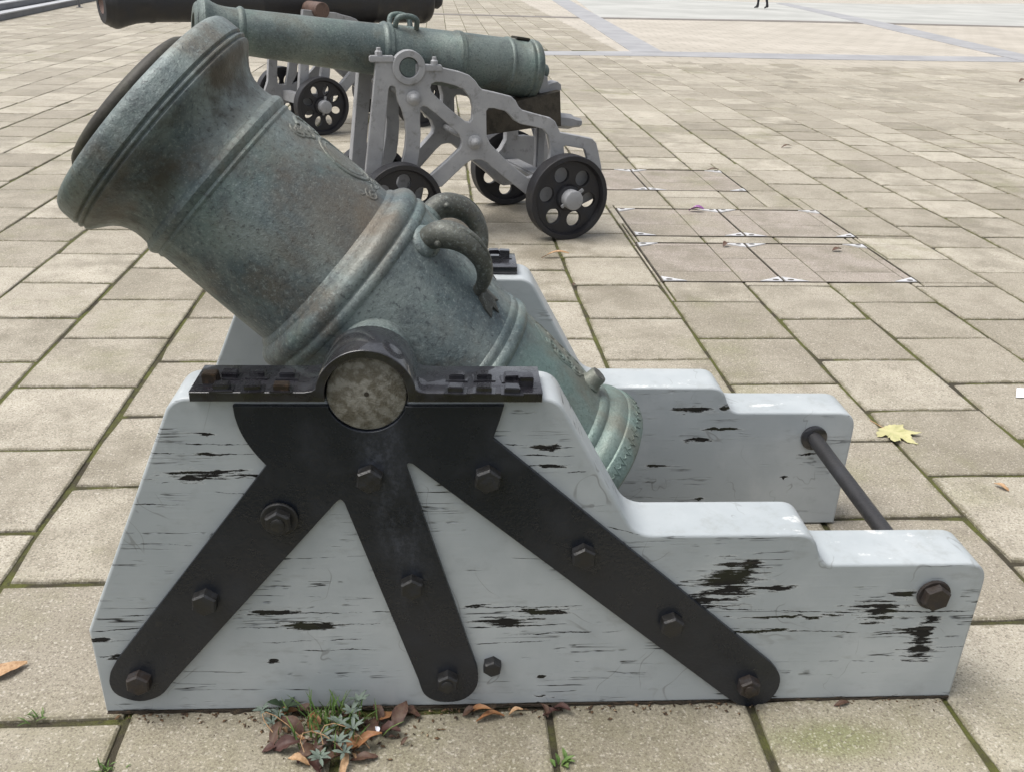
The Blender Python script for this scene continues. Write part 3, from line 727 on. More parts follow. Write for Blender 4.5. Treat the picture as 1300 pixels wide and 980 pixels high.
# ------------------------------------------------------------------ the bronze mortar (x axis of its frame = bore, towards the muzzle)
MV = (NEAR_T+FAR_Y)/2
EL = rad(42)
w0 = CF.o+CF.x*TX+CF.y*MV
mor = empty('mortar', (w0[0], w0[1], TZ), CF.rot, 'squat bronze mortar with dolphin handles raised on the grey timber carriage', 'mortar')
MM = Matrix(((-math.cos(EL), 0, math.sin(EL), 0), (0, -1, 0, 0), (math.sin(EL), 0, math.cos(EL), 0), (0, 0, 0, 1)))   # local: x bore, z up
prof = [(-.705, .0), (-.705, .16), (-.703, .205), (-.697, .232), (-.685, .247), (-.668, .253), (-.640, .2535), (-.632, .251), (-.629, .247), (-.625, .2475), (-.612, .246), (-.603, .242), (-.594, .235), (-.588, .227), (-.583, .224),
        (-.577, .226), (-.570, .2275), (-.562, .226), (-.556, .2225), (-.552, .2185), (-.50, .2255), (-.40, .2315), (-.30, .2375), (-.268, .2395), (-.264, .244), (-.258, .2485), (-.250, .2505), (-.242, .2495), (-.237, .246), (-.2345, .2435), (-.231, .2435), (-.226, .2455), (-.220, .2465), (-.214, .2455), (-.210, .2425), (-.207, .2425),
        (-.14, .2500), (-.06, .2565), (.02, .2615), (.085, .2650), (.093, .2655), (.097, .2690), (.104, .2715), (.112, .2715), (.117, .2690), (.1195, .2665), (.123, .2665), (.128, .2700), (.138, .2725), (.148, .2715), (.157, .2670), (.163, .2600), (.168, .2510), (.172, .2450), (.177, .2425), (.180, .2400), (.183, .2350), (.186, .2315),
        (.25, .2300), (.35, .2265), (.44, .2240), (.470, .2232), (.474, .2235), (.4765, .2255), (.480, .2265), (.4835, .2255), (.486, .2245), (.489, .2265), (.495, .2305), (.502, .2325), (.509, .2305), (.515, .2260), (.518, .2225), (.521, .2215), (.535, .2195), (.552, .2195), (.570, .2225), (.585, .2290), (.598, .2390), (.609, .2510), (.618, .2630), (.626, .2730), (.632, .2785), (.636, .2800), (.6385, .2790), (.640, .2770), (.6415, .2770), (.643, .2800), (.646, .2835), (.649, .2835), (.6515, .2800), (.653, .2775), (.655, .2775), (.657, .2820), (.660, .2845), (.690, .2825), (.700, .2800), (.708, .2745), (.713, .2670), (.714, .255), (.712, .20), (.712, .165), (.40, .160), (.38, .10), (.379, 0)]
prof = prof[1:-1]
V, F = lathe(prof, 128); V = xf(V, MM)
bm = bmesh.new(); vs = [bm.verts.new(v) for v in V]
for f in F: bm.faces.new([vs[i] for i in f])
bar = bm_obj('barrel', bm, M_mortar, mor, 28)
# give the patina object coordinates that run along the bore: rotate the object, not the points
def along_bore(o):
    o.data.transform(MM.inverted()); o.matrix_local = MM.copy(); return o
along_bore(bar)
for sgn, nm in ((1, 'near'), (-1, 'far')):     # bore frame: +y is towards the camera
    V, F = tube([(0, sgn*.20, 0), (0, sgn*(MV-.012), 0)], TR, 48)
    t = mesh_obj('trunnion', V, F, M_mortar, mor, 40); t.matrix_local = MM.copy()
    V, F = tube([(0, sgn*(MV-.0125), 0), (0, sgn*(MV+.007), 0), (0, sgn*(MV+.009), 0)], [TR-.0005, TR-.0005, TR-.003], 48)
    mesh_obj('trunnion_face', V, F, M_trun, t, 40)
    V, F = tube([(0, sgn*(MV+.008), 0), (0, sgn*(MV+.0098), 0)], .005, 12)
    d = mesh_obj('centre_mark', V, F, M_groove, t, 40)
# wooden plug in the muzzle
pr = [(.69, .150), (.715, .186), (.728, .190), (.738, .188), (.746, .180), (.750, .168), (.7515, .10), (.752, .02)]
V, F = lathe(pr, 72); o = mesh_obj('muzzle_plug', V, F, M_plug, mor, 50); o.matrix_local = MM.copy()
# surface helper on the barrel: s along the bore, angle from the top towards the camera
PS = sorted([(s, r) for s, r in prof if not (r < .19 and s > 0)])
def rad_at(s):
    for (a, ra), (b_, rb) in zip(PS, PS[1:]):
        if a <= s <= b_: return ra+(rb-ra)*((s-a)/max(1e-6, b_-a))
    return .23
def bp(s, th, h=0.):
    r = rad_at(s)+h
    return Vector((s, r*math.sin(th), r*math.cos(th)))
# dolphin handles: arched fish with open jaws at the front, tail fin at the back
def handle(th):
    path = [(.062, -.01), (.060, .018), (.048, .046), (.020, .069), (-.018, .079), (-.058, .071), (-.088, .048), (-.103, .020), (-.109, -.006)]
    rr = [.026, .029, .032, .0305, .0265, .022, .0185, .0155, .0145]
    cp = catmull([(s, h, q) for (s, h), q in zip(path, rr)], 6)
    pts = [bp(s, th, h) for s, h, q in cp]
    V, F = tube(pts, [q for s, h, q in cp], 24)
    o = mesh_obj('handle', V, F, M_handle, mor, 60); o.matrix_local = MM.copy()
    for sd in (-1, 1):       # eyes
        c = bp(.046, th, .042); side = Vector((0, math.cos(th), -math.sin(th)))
        V, F = lathe([(0, .0085), (.003, .0085), (.005, .006), (.0075, .004), (.008, .001)], 14)
        Mx = Matrix.Translation(c+side*sd*.032) @ side.to_track_quat('X', 'Z').to_matrix().to_4x4()
        if sd < 0: Mx = Matrix.Translation(c-side*.032) @ (-side).to_track_quat('X', 'Z').to_matrix().to_4x4()
        mesh_obj('eye', xf(V, Mx), F, M_handle, o, 50)
    # cast foot behind the jaws and the pointed tail fin lying on the barrel
    bm = bmesh.new(); bmesh.ops.create_uvsphere(bm, u_segments=20, v_segments=12, radius=1)
    side = Vector((0, math.cos(th), -math.sin(th))); up = Vector((0, math.sin(th), math.cos(th)))
    R3 = Matrix((Vector((1, 0, 0)), side, up)).transposed().to_4x4()
    for v in bm.verts: v.co = Matrix.Translation(bp(.062, th, -.004)) @ R3 @ Vector((v.co.x*.040, v.co.y*.046, v.co.z*.022))
    f = bm_obj('handle_foot', bm, M_mortar, o, 60)
    fin = [(-.100, 0, .018), (-.122, .020, .012), (-.144, .030, .006), (-.170, .034, .004), (-.156, .012, .010), (-.182, 0.002, .003), (-.154, -.012, .010), (-.168, -.032, .004), (-.142, -.026, .006), (-.122, -.018, .012)]
    Vt = []
    for (s, w, h) in fin:
        Vt.append(bp(s, th+w/.25, h))
    Vb = [bp(s, th+w/.25, -.006) for (s, w, h) in fin]
    c0 = bp(-.135, th, .018); n = len(fin)
    V = Vt+Vb+[c0]; F = [(k, (k+1) % n, 2*n) for k in range(n)]+[(k, k+n, (k+1) % n+n, (k+1) % n) for k in range(n)]
    mesh_obj('tail_fin', V, F, M_handle, o, 60)
    # back fin ridge
    pts = [bp(s, th, h+q*.93) for s, h, q in cp[8:40]]
    V, F = tube(pts, .006, 8); mesh_obj('back_fin', V, F, M_handle, o, 60)
handle(.45); handle(-.46)
# raised cartouche on the chase, scrolls near the reinforce, swag on the chamber
def relief(name, curves, r, mat=M_mortar, parent=mor, lift=-.0018):
    V, F = [], []
    for c, rr in curves:
        pts = [bp(s, th, lift) for s, th in c]
        v, f = tube(pts, rr, 8); o0 = len(V); V += v; F += [tuple(o0+k for k in q) for q in f]
    o = mesh_obj(name, V, F, mat, parent, 60); o.matrix_local = MM.copy(); return o
def oval(s, th, a, b_, n=28, t0=0, t1=2*math.pi): return [(s+a*math.cos(t0+(t1-t0)*k/n), th+b_*math.sin(t0+(t1-t0)*k/n)) for k in range(n+1)]
def spiral(s, th, a, b_, turns, sg=1, n=24): return [(s+a*(1-k/n*.8)*math.cos(turns*2*math.pi*k/n), th+sg*b_*(1-k/n*.8)*math.sin(turns*2*math.pi*k/n)) for k in range(n+1)]
relief('cartouche', [(oval(.31, .0, .070, .26), .0050), (oval(.31, .0, .054, .20), .0030)]+
       [(spiral(.405+.010*k, sg*(.10+.07*k), .022, .075, 1.4, sg), .0045) for k in range(3) for sg in (1, -1)]+
       [([(.435, -.12), (.448, -.05), (.452, 0), (.448, .05), (.435, .12)], .006)], .004)
relief('scroll_relief', [(spiral(.215, sg*.26, .018, .10, 1.4, sg), .0036) for sg in (1, -1)]+[(spiral(.222, sg*.10, .014, .07, 1.2, -sg), .0034) for sg in (1, -1)]+[([(.235, -.4), (.215, -.2), (.208, 0), (.215, .2), (.235, .4)], .0035)], .003)
relief('swag_relief', [(spiral(-.36-.032*k, sg*(.12+.05*(k % 2)), .020, .085, 1.5, sg), .0046) for k in range(4) for sg in (1, -1)]+[([(-.300, sg*.05), (-.33, sg*.20), (-.40, sg*.26), (-.47, sg*.18), (-.50, sg*.03)], .0042) for sg in (1, -1)], .004)
relief('base_ornament', [([(-.640-.010*(k % 2), -1.2+.06*k), (-.668+.010*(k % 2), -1.17+.06*k), (-.652, -1.14+.06*k)], .0022) for k in range(62)], .002, lift=.0)
# vent boss
c = bp(-.512, .10, 0); up = Vector((0, math.sin(.10), math.cos(.10)))
Mx = Matrix.Translation(c-up*.01) @ Matrix((Vector((1, 0, 0)), Vector((0, math.cos(.1), -math.sin(.1))), up)).transposed().to_4x4()
V, F = lathe([(0, .034), (.010, .034), (.017, .027), (.036, .026), (.041, .023)], 8)
o = mesh_obj('vent_boss', xf([(v[1], v[2], v[0]) for v in V], Mx), F, M_mortar, mor, 40); o.matrix_local = MM.copy()
V, F = lathe([(.040, .0225), (.0425, .021)], 8); d = mesh_obj('vent_face', xf([(v[1], v[2], v[0]) for v in V], Mx), F, M_handle, o, 40)
#%%GUNS
# ------------------------------------------------------------------ iron gun carriages
A2 = ground((721, 305)); R2 = rad(18.97); AL = math.atan(.155)
G2 = Frame(A2, R2)
NF = Frame(A2+G2.y*.14, R2-AL)              # outer face of the near side frame
Z1 = lambda *p: [(420+x*.2041, 40+y*.2041) for x, y in p]
Z2 = lambda *p: [(580+x*.2347, 80+y*.2347) for x, y in p]
def fpx(pts): return [NF.at(p, 0) for p in pts]
outer = fpx(Z1((282, 180), (640, 212), (700, 230), (800, 252), (862, 275), (902, 312)))
outer += fpx(Z2((120, 128), (140, 147), (200, 160), (296, 184), (318, 205), (335, 238), (355, 258), (430, 280), (508, 300), (532, 318), (545, 345), (560, 378), (650, 395), (735, 413), (755, 435), (765, 475), (782, 560)))
t1 = outer[-1]
outer += [(t1[0]+.015, .36), (t1[0]-.02, .24), (.10, .17), (-.10, .17), (-.15, .20)]
outer += fpx(Z2((395, 730), (300, 655), (200, 575), (160, 541), (135, 527), (110, 525)))
outer += fpx(Z1((870, 806), (830, 835), (690, 970)))
tl = fpx(Z1((215, 880)))[0]
outer += [(-.90, .33), (-.93, .19), (-1.19, .17), (-1.30, .22), (-1.31, .30), (tl[0]-.005, .40), tl]
H1 = fpx(Z1((360, 362), (368, 345), (384, 340), (402, 352), (408, 395), (418, 440), (442, 490), (462, 560), (470, 640), (462, 730), (442, 830)))
H1 += [(H1[-1][0]-.035, .36), (fpx(Z1((316, 850)))[0][0], .36)]+fpx(Z1((318, 840), (328, 720), (338, 600), (350, 480)))
H2 = fpx(Z1((560, 476), (575, 467), (600, 474), (660, 520), (740, 590), (798, 642), (818, 690), (808, 728), (720, 812), (600, 918)))
H2 += [(-1.0, .36)]+fpx(Z1((536, 862), (552, 760), (560, 650), (556, 560)))
H3 = fpx(Z1((620, 350), (628, 328), (652, 317), (690, 318), (775, 340), (828, 365), (868, 418), (884, 478), (880, 548), (866, 568), (842, 566), (740, 485), (660, 412), (626, 374)))
H4 = fpx(Z2((160, 262), (172, 247), (200, 247), (262, 263), (285, 283), (312, 315), (345, 333), (430, 350), (468, 362), (495, 395), (507, 460), (502, 525), (470, 575), (425, 612), (385, 625), (330, 583), (250, 512), (182, 440), (162, 400)))
H5 = fpx(Z2((578, 456), (588, 450), (685, 467), (696, 478), (708, 520), (640, 507), (584, 507)))
H4 = [(x, z) for x, z in H4]
def wheel_mesh(r, width, nh, hole, ring, oval_=1.):
    """cast truck wheel around the y axis; returns rim and web meshes centred on the outer face"""
    rim = [(0, r-.004), (.004, r), (width-.004, r), (width, r-.004), (width, r-.036), (.030, r-.042), (.022, r-.040), (0, r-.030)]
    V, F = [], []
    n = 56
    for s, q in rim:
        for k in range(n): V.append((q*math.cos(2*math.pi*k/n), s, q*math.sin(2*math.pi*k/n)))
    m = len(rim)
    for i in range(m):
        for k in range(n): F.append((i*n+k, i*n+(k+1) % n, ((i+1) % m)*n+(k+1) % n, ((i+1) % m)*n+k))
    me = bpy.data.meshes.new('rim'); me.from_pydata(V, [], F); me.materials.append(M_truck)
    bm = bmesh.new(); bm.from_mesh(me); bmesh.ops.recalc_face_normals(bm, faces=bm.faces); bm.to_mesh(me); bm.free(); smooth_by_angle(me, 35)
    out = [(math.cos(a)*(r-.035), math.sin(a)*(r-.035)) for a in np.linspace(0, 2*math.pi, 48, endpoint=False)]
    hs_ = []
    for k in range(nh):
        a = 2*math.pi*(k+.5)/nh+.25; c_, s_ = math.cos(a), math.sin(a)
        hs_.append([(c_*(ring+hole*oval_*math.cos(t))-s_*hole*math.sin(t), s_*(ring+hole*oval_*math.cos(t))+c_*hole*math.sin(t)) for t in np.linspace(0, 2*math.pi, 20, endpoint=False)])
    return me, [out]+hs_
def add_wheel(root, x, y, z, r, side, nh=6, hole=.050, ring=.152, oval_=1., width=.10):
    """side: -1 outer face towards -y, +1 towards +y"""
    w = bpy.data.objects.new('wheel', wheel_mesh(r, width, nh, hole*r/.27, ring*r/.27, oval_)[0]); link(w, root)
    web = plate('web', wheel_mesh(r, width, nh, hole*r/.27, ring*r/.27, oval_)[1], .032, .004, M_truck, w, Matrix.Translation((0, .034, 0)))
    V, F = lathe([(.004, .066), (.010, .078), (.036, .086), (.09, .086)], 28); mesh_obj('hub', [(v[1], v[0], v[2]) for v in V], F, M_truck, w, 40)
    V, F = lathe([(-.066, .052), (-.062, .060), (-.055, .062), (.05, .062)], 24); a = mesh_obj('axle_end', [(v[1], v[0], v[2]) for v in V], F, M_grey, w, 40)
    box('linch_pin', (-.010, -.022, -.082), (.010, -.006, .100), M_grey, w, None, .003)
    w.location = (x, y, z)
    w.rotation_euler = (0, random.uniform(0, 1), 0 if side < 0 else math.pi)
    return w
def gun_carriage(root, near_M, far_M, dx=0., zs=1., mid=.54, fw=-1.06, fy=(.155, .925), ry=(0., 1.08), fr=.255, rr=.27, nh=6, oval_=1., rear=True, hole=.050, ringed=True):
    sc = lambda P: [(x+dx, z*zs) for x, z in P]
    T = .052
    nf = plate('side_frame', [sc(outer), sc(H1), sc(H2), sc(H3), sc(H4), sc(H5)], T, .005, M_grey, root, near_M)
    ff = plate('side_frame', [sc(outer), sc(H1), sc(H2), sc(H3), sc(H4), sc(H5)], T, .005, M_grey, root, far_M @ Matrix.Translation((0, -T, 0)))
    # trunnion bearing, cap with lugs, bolts
    tc = NF.at((519.5, 86.5), -.012); tc = (tc[0]+dx, tc[1]*zs)
    for fo, MMx, sgn in ((nf, near_M, -1), (ff, far_M, 1)):
        y0 = -.014 if sgn < 0 else -T
        ring = [(tc[0]+.098*math.cos(a), tc[1]+.098*math.sin(a)) for a in np.linspace(0, 2*math.pi, 40, endpoint=False)]
        hol = [(tc[0]+.058*math.cos(a), tc[1]+.058*math.sin(a)) for a in np.linspace(0, 2*math.pi, 32, endpoint=False)]
        if not ringed: continue
        br = plate('bearing_ring', [ring, hol], T+.014, .004, M_grey, fo, MMx @ Matrix.Translation((0, y0, 0)))
        for (lx, w_) in ((-.155, .075), (.155, .075)):
            z0 = tc[1]+.028-.05*(lx > 0)
            box('cap_lug', (tc[0]+lx-w_, y0+.004, z0), (tc[0]+lx+w_*(.9 if lx < 0 else .6), y0+T+.010, z0+.036), M_grey, fo, MMx, .005)
            V, F = lathe([(0, .022), (.022, .022), (.030, .014), (.044, .013), (.046, .009)], 6 if lx < 0 else 12)
            mesh_obj('cap_bolt', xf([(v[1]+tc[0]+lx-(.02 if lx < 0 else 0), v[2]+y0+T/2+.006, v[0]+z0+.036) for v in V], MMx), F, M_grey, fo, 35)
        for p in ((525, 125), (602.7, 181)):
            bx, bz = NF.at(p, 0); bx += dx; bz *= zs
            yy = 0 if sgn < 0 else 0
            V, F = lathe([(0, .044), (.010, .044), (.014, .036), (.016, .030), (.036, .030), (.040, .024), (.052, .014), (.054, .010)], 20)
            mesh_obj('frame_bolt', xf([(v[1]+bx, sgn*v[0], v[2]+bz) for v in V], MMx), F, M_grey, fo, 35)
    # tie rods between the frames
    for p in ((525, 125), (602.7, 181)):
        bx, bz = NF.at(p, 0); bx += dx; bz *= zs
        a = near_M @ Vector((bx, .04, bz)); b_ = far_M @ Vector((bx, -.04, bz))
        V, F = tube([a, b_], .020, 14); mesh_obj('tie_rod', V, F, M_grey, root, 40)
    # axles and trucks
    for (x, z, ys, r) in ((fw, fr, fy, fr), (0 if dx == 0 else 1.12, rr, ry, rr)):
        if z == rr and not rear and False: continue
        box('axle', (x-.045, ys[0]+.06, z-.05), (x+.045, ys[1]-.06, z+.05), M_grey, root, None, .006)
        add_wheel(root, x, ys[0], z, r, -1, nh, hole, .152, oval_); add_wheel(root, x, ys[1], z, r, 1, nh, hole, .152, oval_)
    return nf, ff, tc

car2 = empty('cannon_carriage', A2, R2, 'grey cast iron carriage under the green bronze cannon, on black truck wheels', 'carriage')
near_M = Matrix.Translation((0, .14, 0)) @ Matrix.Rotation(-AL, 4, 'Z')
far_M = Matrix.Translation((0, .94, 0)) @ Matrix.Rotation(AL, 4, 'Z')
nf2, ff2, tc2 = gun_carriage(car2, near_M, far_M)
# timber bed and iron bracket under the breech
D0 = .415
bed = [G2.at(p, D0) for p in Z2((160, 262), (330, 208), (560, 152), (566, 345), (450, 350), (160, 392))]
plate('stool_bed', [bed], .25, .006, M_wood, car2, Matrix.Translation((0, D0, 0)))
br = [G2.at(p, .47) for p in Z2((445, 168), (452, 85), (470, 66), (492, 78), (494, 118), (545, 102), (564, 118), (566, 150), (528, 158))]
plate('breech_bracket', [br], .10, .004, M_grey, car2, Matrix.Translation((0, .47, 0)))
hx, hz = G2.at(Z2((560, 325))[0], .53)
V, F = tube([(hx-.05, .53, hz+.02), (hx+.07, .53, hz+.005), (hx+.10, .53, hz-.0), (hx+.15, .53, hz-.004), (hx+.16, .53, hz-.004)], [.052, .050, .036, .028, .012], 6); mesh_obj('wedge_handle', V, F, M_grey, car2, 25)
p0 = G2.at(Z2((425, 370))[0], .70); box('screw_post', (p0[0]-.03, .60, .30), (p0[0]+.03, .66, .70), M_grey, car2, None, .01)
box('rear_transom', (-.10, .21, .30), (.02, .87, .36), M_grey, car2, None, .012)

# ------------------------------------------------------------------ the green bronze cannon
def gun_barrel(name, root, prof_, mat, cx, cy, cz, elev, tr_y, tr_r, tr_x, tr_z, tmat):
    """root-local; bore towards -x raised by elev; prof in s from the trunnion axis, + towards the muzzle"""
    Mg = Matrix.Translation((cx, cy, cz)) @ Matrix(((-math.cos(elev), 0, math.sin(elev), 0), (0, -1, 0, 0), (math.sin(elev), 0, math.cos(elev), 0), (0, 0, 0, 1)))
    V, F = lathe(prof_, 72)
    o = mesh_obj('barrel', V, F, mat, root, 45); o.matrix_local = Mg
    bm = bmesh.new(); bm.from_mesh(o.data); bmesh.ops.recalc_face_normals(bm, faces=bm.faces); bm.to_mesh(o.data); bm.free(); smooth_by_angle(o.data, 45)
    for sg in (-1, 1):
        V, F = tube([(tr_x, cy+sg*.08, tr_z), (tr_x, cy+sg*(tr_y-.005), tr_z), (tr_x, cy+sg*tr_y, tr_z)], [tr_r, tr_r, tr_r-.005], 28); mesh_obj('trunnion', V, F, tmat, root, 40)
    return o, Mg
gun2 = empty('bronze_cannon', A2, R2, 'long green bronze cannon with loop handles on a grey iron carriage', 'cannon')
E2 = rad(7.2)
tw = near_M @ Vector((tc2[0], 0, tc2[1]))
gx, gz2_ = -.98, 1.114
P2 = [(-.952, .02), (-.950, .150), (-.945, .172), (-.935, .182), (-.905, .186), (-.895, .184), (-.890, .178), (-.880, .178), (-.872, .183), (-.862, .183), (-.855, .176), (-.75, .1745), (-.745, .180), (-.735, .182), (-.725, .180), (-.720, .1735), (-.42, .168), (-.415, .174), (-.405, .176), (-.395, .172), (-.388, .175), (-.378, .173), (-.370, .166), (.04, .156), (.045, .163), (.055, .166), (.065, .162), (.072, .164), (.083, .167), (.095, .162), (.10, .155), (.105, .149), (.45, .138), (.90, .125), (.905, .131), (.915, .136), (.925, .136), (.935, .130), (.940, .124), (1.00, .123), (1.04, .127), (1.07, .136), (1.095, .149), (1.11, .157), (1.122, .159), (1.128, .153), (1.132, .153), (1.14, .148), (1.150, .134), (1.153, .128), (1.158, .128), (1.165, .120), (1.170, .108), (1.170, .070), (.70, .068), (.69, .01)]
bar2, Mg2 = gun_barrel('gun', gun2, P2, M_gunbronze, gx, .54, gz2_, E2, .54-tw.y+.006, .057, tw.x, tw.z, M_gunbronze)
V, F = lathe([(-.945, .060), (-.962, .045), (-.975, .026), (-.985, .024), (-.993, .030), (-1.003, .043), (-1.018, .049), (-1.033, .045), (-1.045, .030), (-1.050, .008)][::-1], 32)
o = mesh_obj('cascabel', V, F, M_gunbronze, gun2, 60); o.matrix_local = Mg2
def gp2(s, th, h, P=P2):
    q = sorted(P[:-2]); r = .15
    for (a, ra), (b_, rb) in zip(q, q[1:]):
        if a <= s <= b_: r = ra+(rb-ra)*(s-a)/max(1e-6, b_-a)
    r += h
    return (s, r*math.sin(th), r*math.cos(th))
for th in (.38, -.38):
    cp = catmull([(.030, -.01), (.030, .025), (.022, .055), (-.005, .070), (-.055, .072), (-.090, .058), (-.100, .025), (-.102, -.01)], 5)
    V, F = tube([gp2(s, th, h) for s, h in cp], .0165, 12); o = mesh_obj('handle', V, F, M_gunbronze, gun2, 60); o.matrix_local = Mg2
bm = bmesh.new(); box_bm(bm, (-.868, -.05, .176), (-.775, .05, .190), None, .003); o = bm_obj('vent_cover', bm, M_plug, gun2); o.matrix_local = Mg2

# ------------------------------------------------------------------ the black iron cannon behind
R3_ = rad(31); A3 = ground((413, 172))
car3 = empty('cannon_carriage', A3, R3_, 'grey iron carriage under the black cannon, wheel with eight oval holes', 'carriage')
n3 = Matrix.Translation((0, .125, 0)); f3 = Matrix.Translation((0, .965, 0))
gun_carriage(car3, n3, f3, dx=1.07, zs=1.06, mid=.545, fw=0., fy=(0., 1.09), ry=(0., 1.09), fr=.275, rr=.275, nh=8, oval_=1.5, hole=.034, ringed=False)
gun3 = empty('iron_cannon', A3, R3_, 'long black iron cannon with brown bore behind the bronze one', 'cannon')
G3 = Frame(A3, R3_)
P3 = [(-1.47, .02), (-1.465, .18), (-1.45, .215), (-1.42, .228), (-1.37, .228), (-1.36, .22), (-1.30, .218), (-.80, .212), (-.79, .218), (-.77, .218), (-.76, .208), (-.20, .198), (-.19, .204), (-.17, .204), (-.16, .195), (.40, .184), (.41, .190), (.43, .190), (.44, .18), (1.40, .165), (1.42, .172), (1.44, .174), (1.46, .168), (1.50, .168), (1.58, .176), (1.66, .195), (1.72, .213), (1.75, .216), (1.775, .208), (1.78, .202), (1.795, .200), (1.81, .190), (1.815, .183), (1.835, .178), (1.85, .165), (1.852, .095), (1.80, .09), (1.79, .01)]
bar3, Mg3 = gun_barrel('gun', gun3, P3, M_blackgun, .03, 0.545, 1.205, rad(-.5), .50, .075, .06, 1.15, M_rustbrown)
V, F = lathe([(1.78, .01), (1.782, .088), (1.845, .092), (1.848, .088), (1.80, .01)], 32); o = mesh_obj('bore_plug', V, F, M_rustbrown, gun3, 50); o.matrix_local = Mg3
V, F = lathe([(-1.44, .14), (-1.49, .09), (-1.52, .06), (-1.55, .075), (-1.60, .085), (-1.64, .06), (-1.65, .01)][::-1], 32); o = mesh_obj('cascabel', V, F, M_blackgun, gun3, 60); o.matrix_local = Mg3
bed3 = [(.55, .70), (.55, .90), (1.40, .80), (1.40, .62)]
plate('stool_bed', [bed3], .34, .006, M_wood, car3, Matrix.Translation((0, .375, 0)))

# ------------------------------------------------------------------ steps and rail post at the far left
M_step = simple('step_stone', (.16, .165, .18), .7, 0, ((.11, .112, .12), 1.5, .4, .7, .7), (20, .2, .004))
M_nose = simple('step_nosing', (.42, .43, .45), .6, 0, ((.32, .33, .34), 2, .4, .7, .7))
s0 = ground((0, 27.5)); s1 = ground((126, .5)); sd = (s1-s0)/np.linalg.norm(s1-s0)
stp = empty('stone_steps', (s0[0], s0[1], 0), math.atan2(sd[1], sd[0]), 'wide grey stone steps with pale nosings at the plaza edge', 'steps')
for k in range(7):
    st_ = box('step', (-14, k*.36, .0 if k == 0 else k*.155-.004), (26, k*.36+2.6-k*.36+.02*k, (k+1)*.155-.03), M_step, stp, None, .006)
    box('nosing', (-14, k*.36-.012, (k+1)*.155-.029), (26, k*.36+.30, (k+1)*.155), M_nose, st_, None, .004)
pp = ground((101, 10))
rp = empty('rail_post', (pp[0], pp[1], 0), 0, 'thin dark metal rail post standing before the stone steps', 'post')
M_post = simple('post_metal', (.14, .14, .15), .45, .4)
V, F = lathe([(0, .10), (.012, .10), (.016, .085)], 20); mesh_obj('base_plate', [(v[1], v[2], v[0]) for v in V], F, M_post, rp, 40)
V, F = tube([(0, 0, .01), (0, 0, 1.0)], .032, 14); mesh_obj('post', V, F, M_post, rp, 40)
V, F = tube([(-.02, -.30, 1.02), (-.02, .30, 1.02)], .03, 14); mesh_obj('rail_cap', V, F, M_post, rp, 40)

# ------------------------------------------------------------------ walker far off (one continuous figure)
wp = ground((967, 12))
per = empty('person', (wp[0], wp[1], 0), rad(118), 'walker in dark trousers and shoes far across the plaza', 'person')
M_cloth = simple('dark_clothes', (.018, .018, .022), .85); M_skin = simple('skin', (.42, .27, .20), .6); M_shoe = simple('shoes', (.05, .048, .05), .6); M_hair = simple('hair', (.03, .022, .018), .7)
J = {'pel': (0, 0, .95, .15), 'wai': (0, 0, 1.10, .14), 'che': (.02, 0, 1.32, .165), 'nec': (.02, 0, 1.49, .06), 'hd0': (.04, 0, 1.58, .075), 'hd1': (.05, 0, 1.70, .095), 'hd2': (.04, 0, 1.78, .06)}
ch_ = [('pel', 'wai'), ('wai', 'che'), ('che', 'nec'), ('nec', 'hd0'), ('hd0', 'hd1'), ('hd1', 'hd2')]
for sg, n_ in ((1, 'l'), (-1, 'r')):
    J.update({n_+'hip': (0, sg*.10, .90, .095), n_+'kne': (sg*.13+.04, sg*.09, .50, .065), n_+'ank': (sg*.20-.03, sg*.09, .10 if sg > 0 else .13, .045), n_+'toe': (sg*.20+.15, sg*.10, .045 if sg > 0 else .04, .035), n_+'hee': (sg*.20-.07, sg*.09, .045 if sg > 0 else .09, .038),
              n_+'sho': (.0, sg*.19, 1.42, .065), n_+'elb': (-sg*.10-.02, sg*.24, 1.15, .048), n_+'wri': (-sg*.12+.10, sg*.23, .92, .034), n_+'pal': (-sg*.12+.13, sg*.23, .85, .036)})
    ch_ += [('pel', n_+'hip'), (n_+'hip', n_+'kne'), (n_+'kne', n_+'ank'), (n_+'ank', n_+'toe'), (n_+'ank', n_+'hee'), ('che', n_+'sho'), (n_+'sho', n_+'elb'), (n_+'elb', n_+'wri'), (n_+'wri', n_+'pal')]
    for k in range(5):
        fx = (k-2)*.016; ln = (.06, .075, .08, .072, .055)[k]
        J[f'{n_}f{k}'] = (-sg*.12+.135+fx, sg*.23, .81, .009); J[f'{n_}g{k}'] = (-sg*.12+.14+fx*1.2+(.03 if k == 4 else 0), sg*.22, .81-ln, .008)
        ch_ += [(n_+'pal', f'{n_}f{k}'), (f'{n_}f{k}', f'{n_}g{k}')]
keys = list(J); me = bpy.data.meshes.new('body'); me.from_pydata([J[k][:3] for k in keys], [(keys.index(a), keys.index(b_)) for a, b_ in ch_], [])
bo = link(bpy.data.objects.new('body', me), per)
sk = bo.modifiers.new('skin', 'SKIN'); bo.modifiers.new('sub', 'SUBSURF').levels = 1
for i, k in enumerate(keys): me.skin_vertices[0].data[i].radius = (J[k][3], J[k][3])
me.skin_vertices[0].data[0].use_root = True
dgr = bpy.context.evaluated_depsgraph_get(); dgr.update()
me2 = bpy.data.meshes.new_from_object(bo.evaluated_get(dgr)); bo.modifiers.clear(); bo.data = me2
for m in (M_cloth, M_skin, M_shoe, M_hair): me2.materials.append(m)
for p in me2.polygons:
    c = p.center
    p.material_index = 2 if c.z < .085 else (3 if c.z > 1.72 or (c.z > 1.6 and c.x < .0) else (1 if c.z > 1.50 or (abs(c.y) > .17 and c.z < .90) else 0))
    p.use_smooth = True

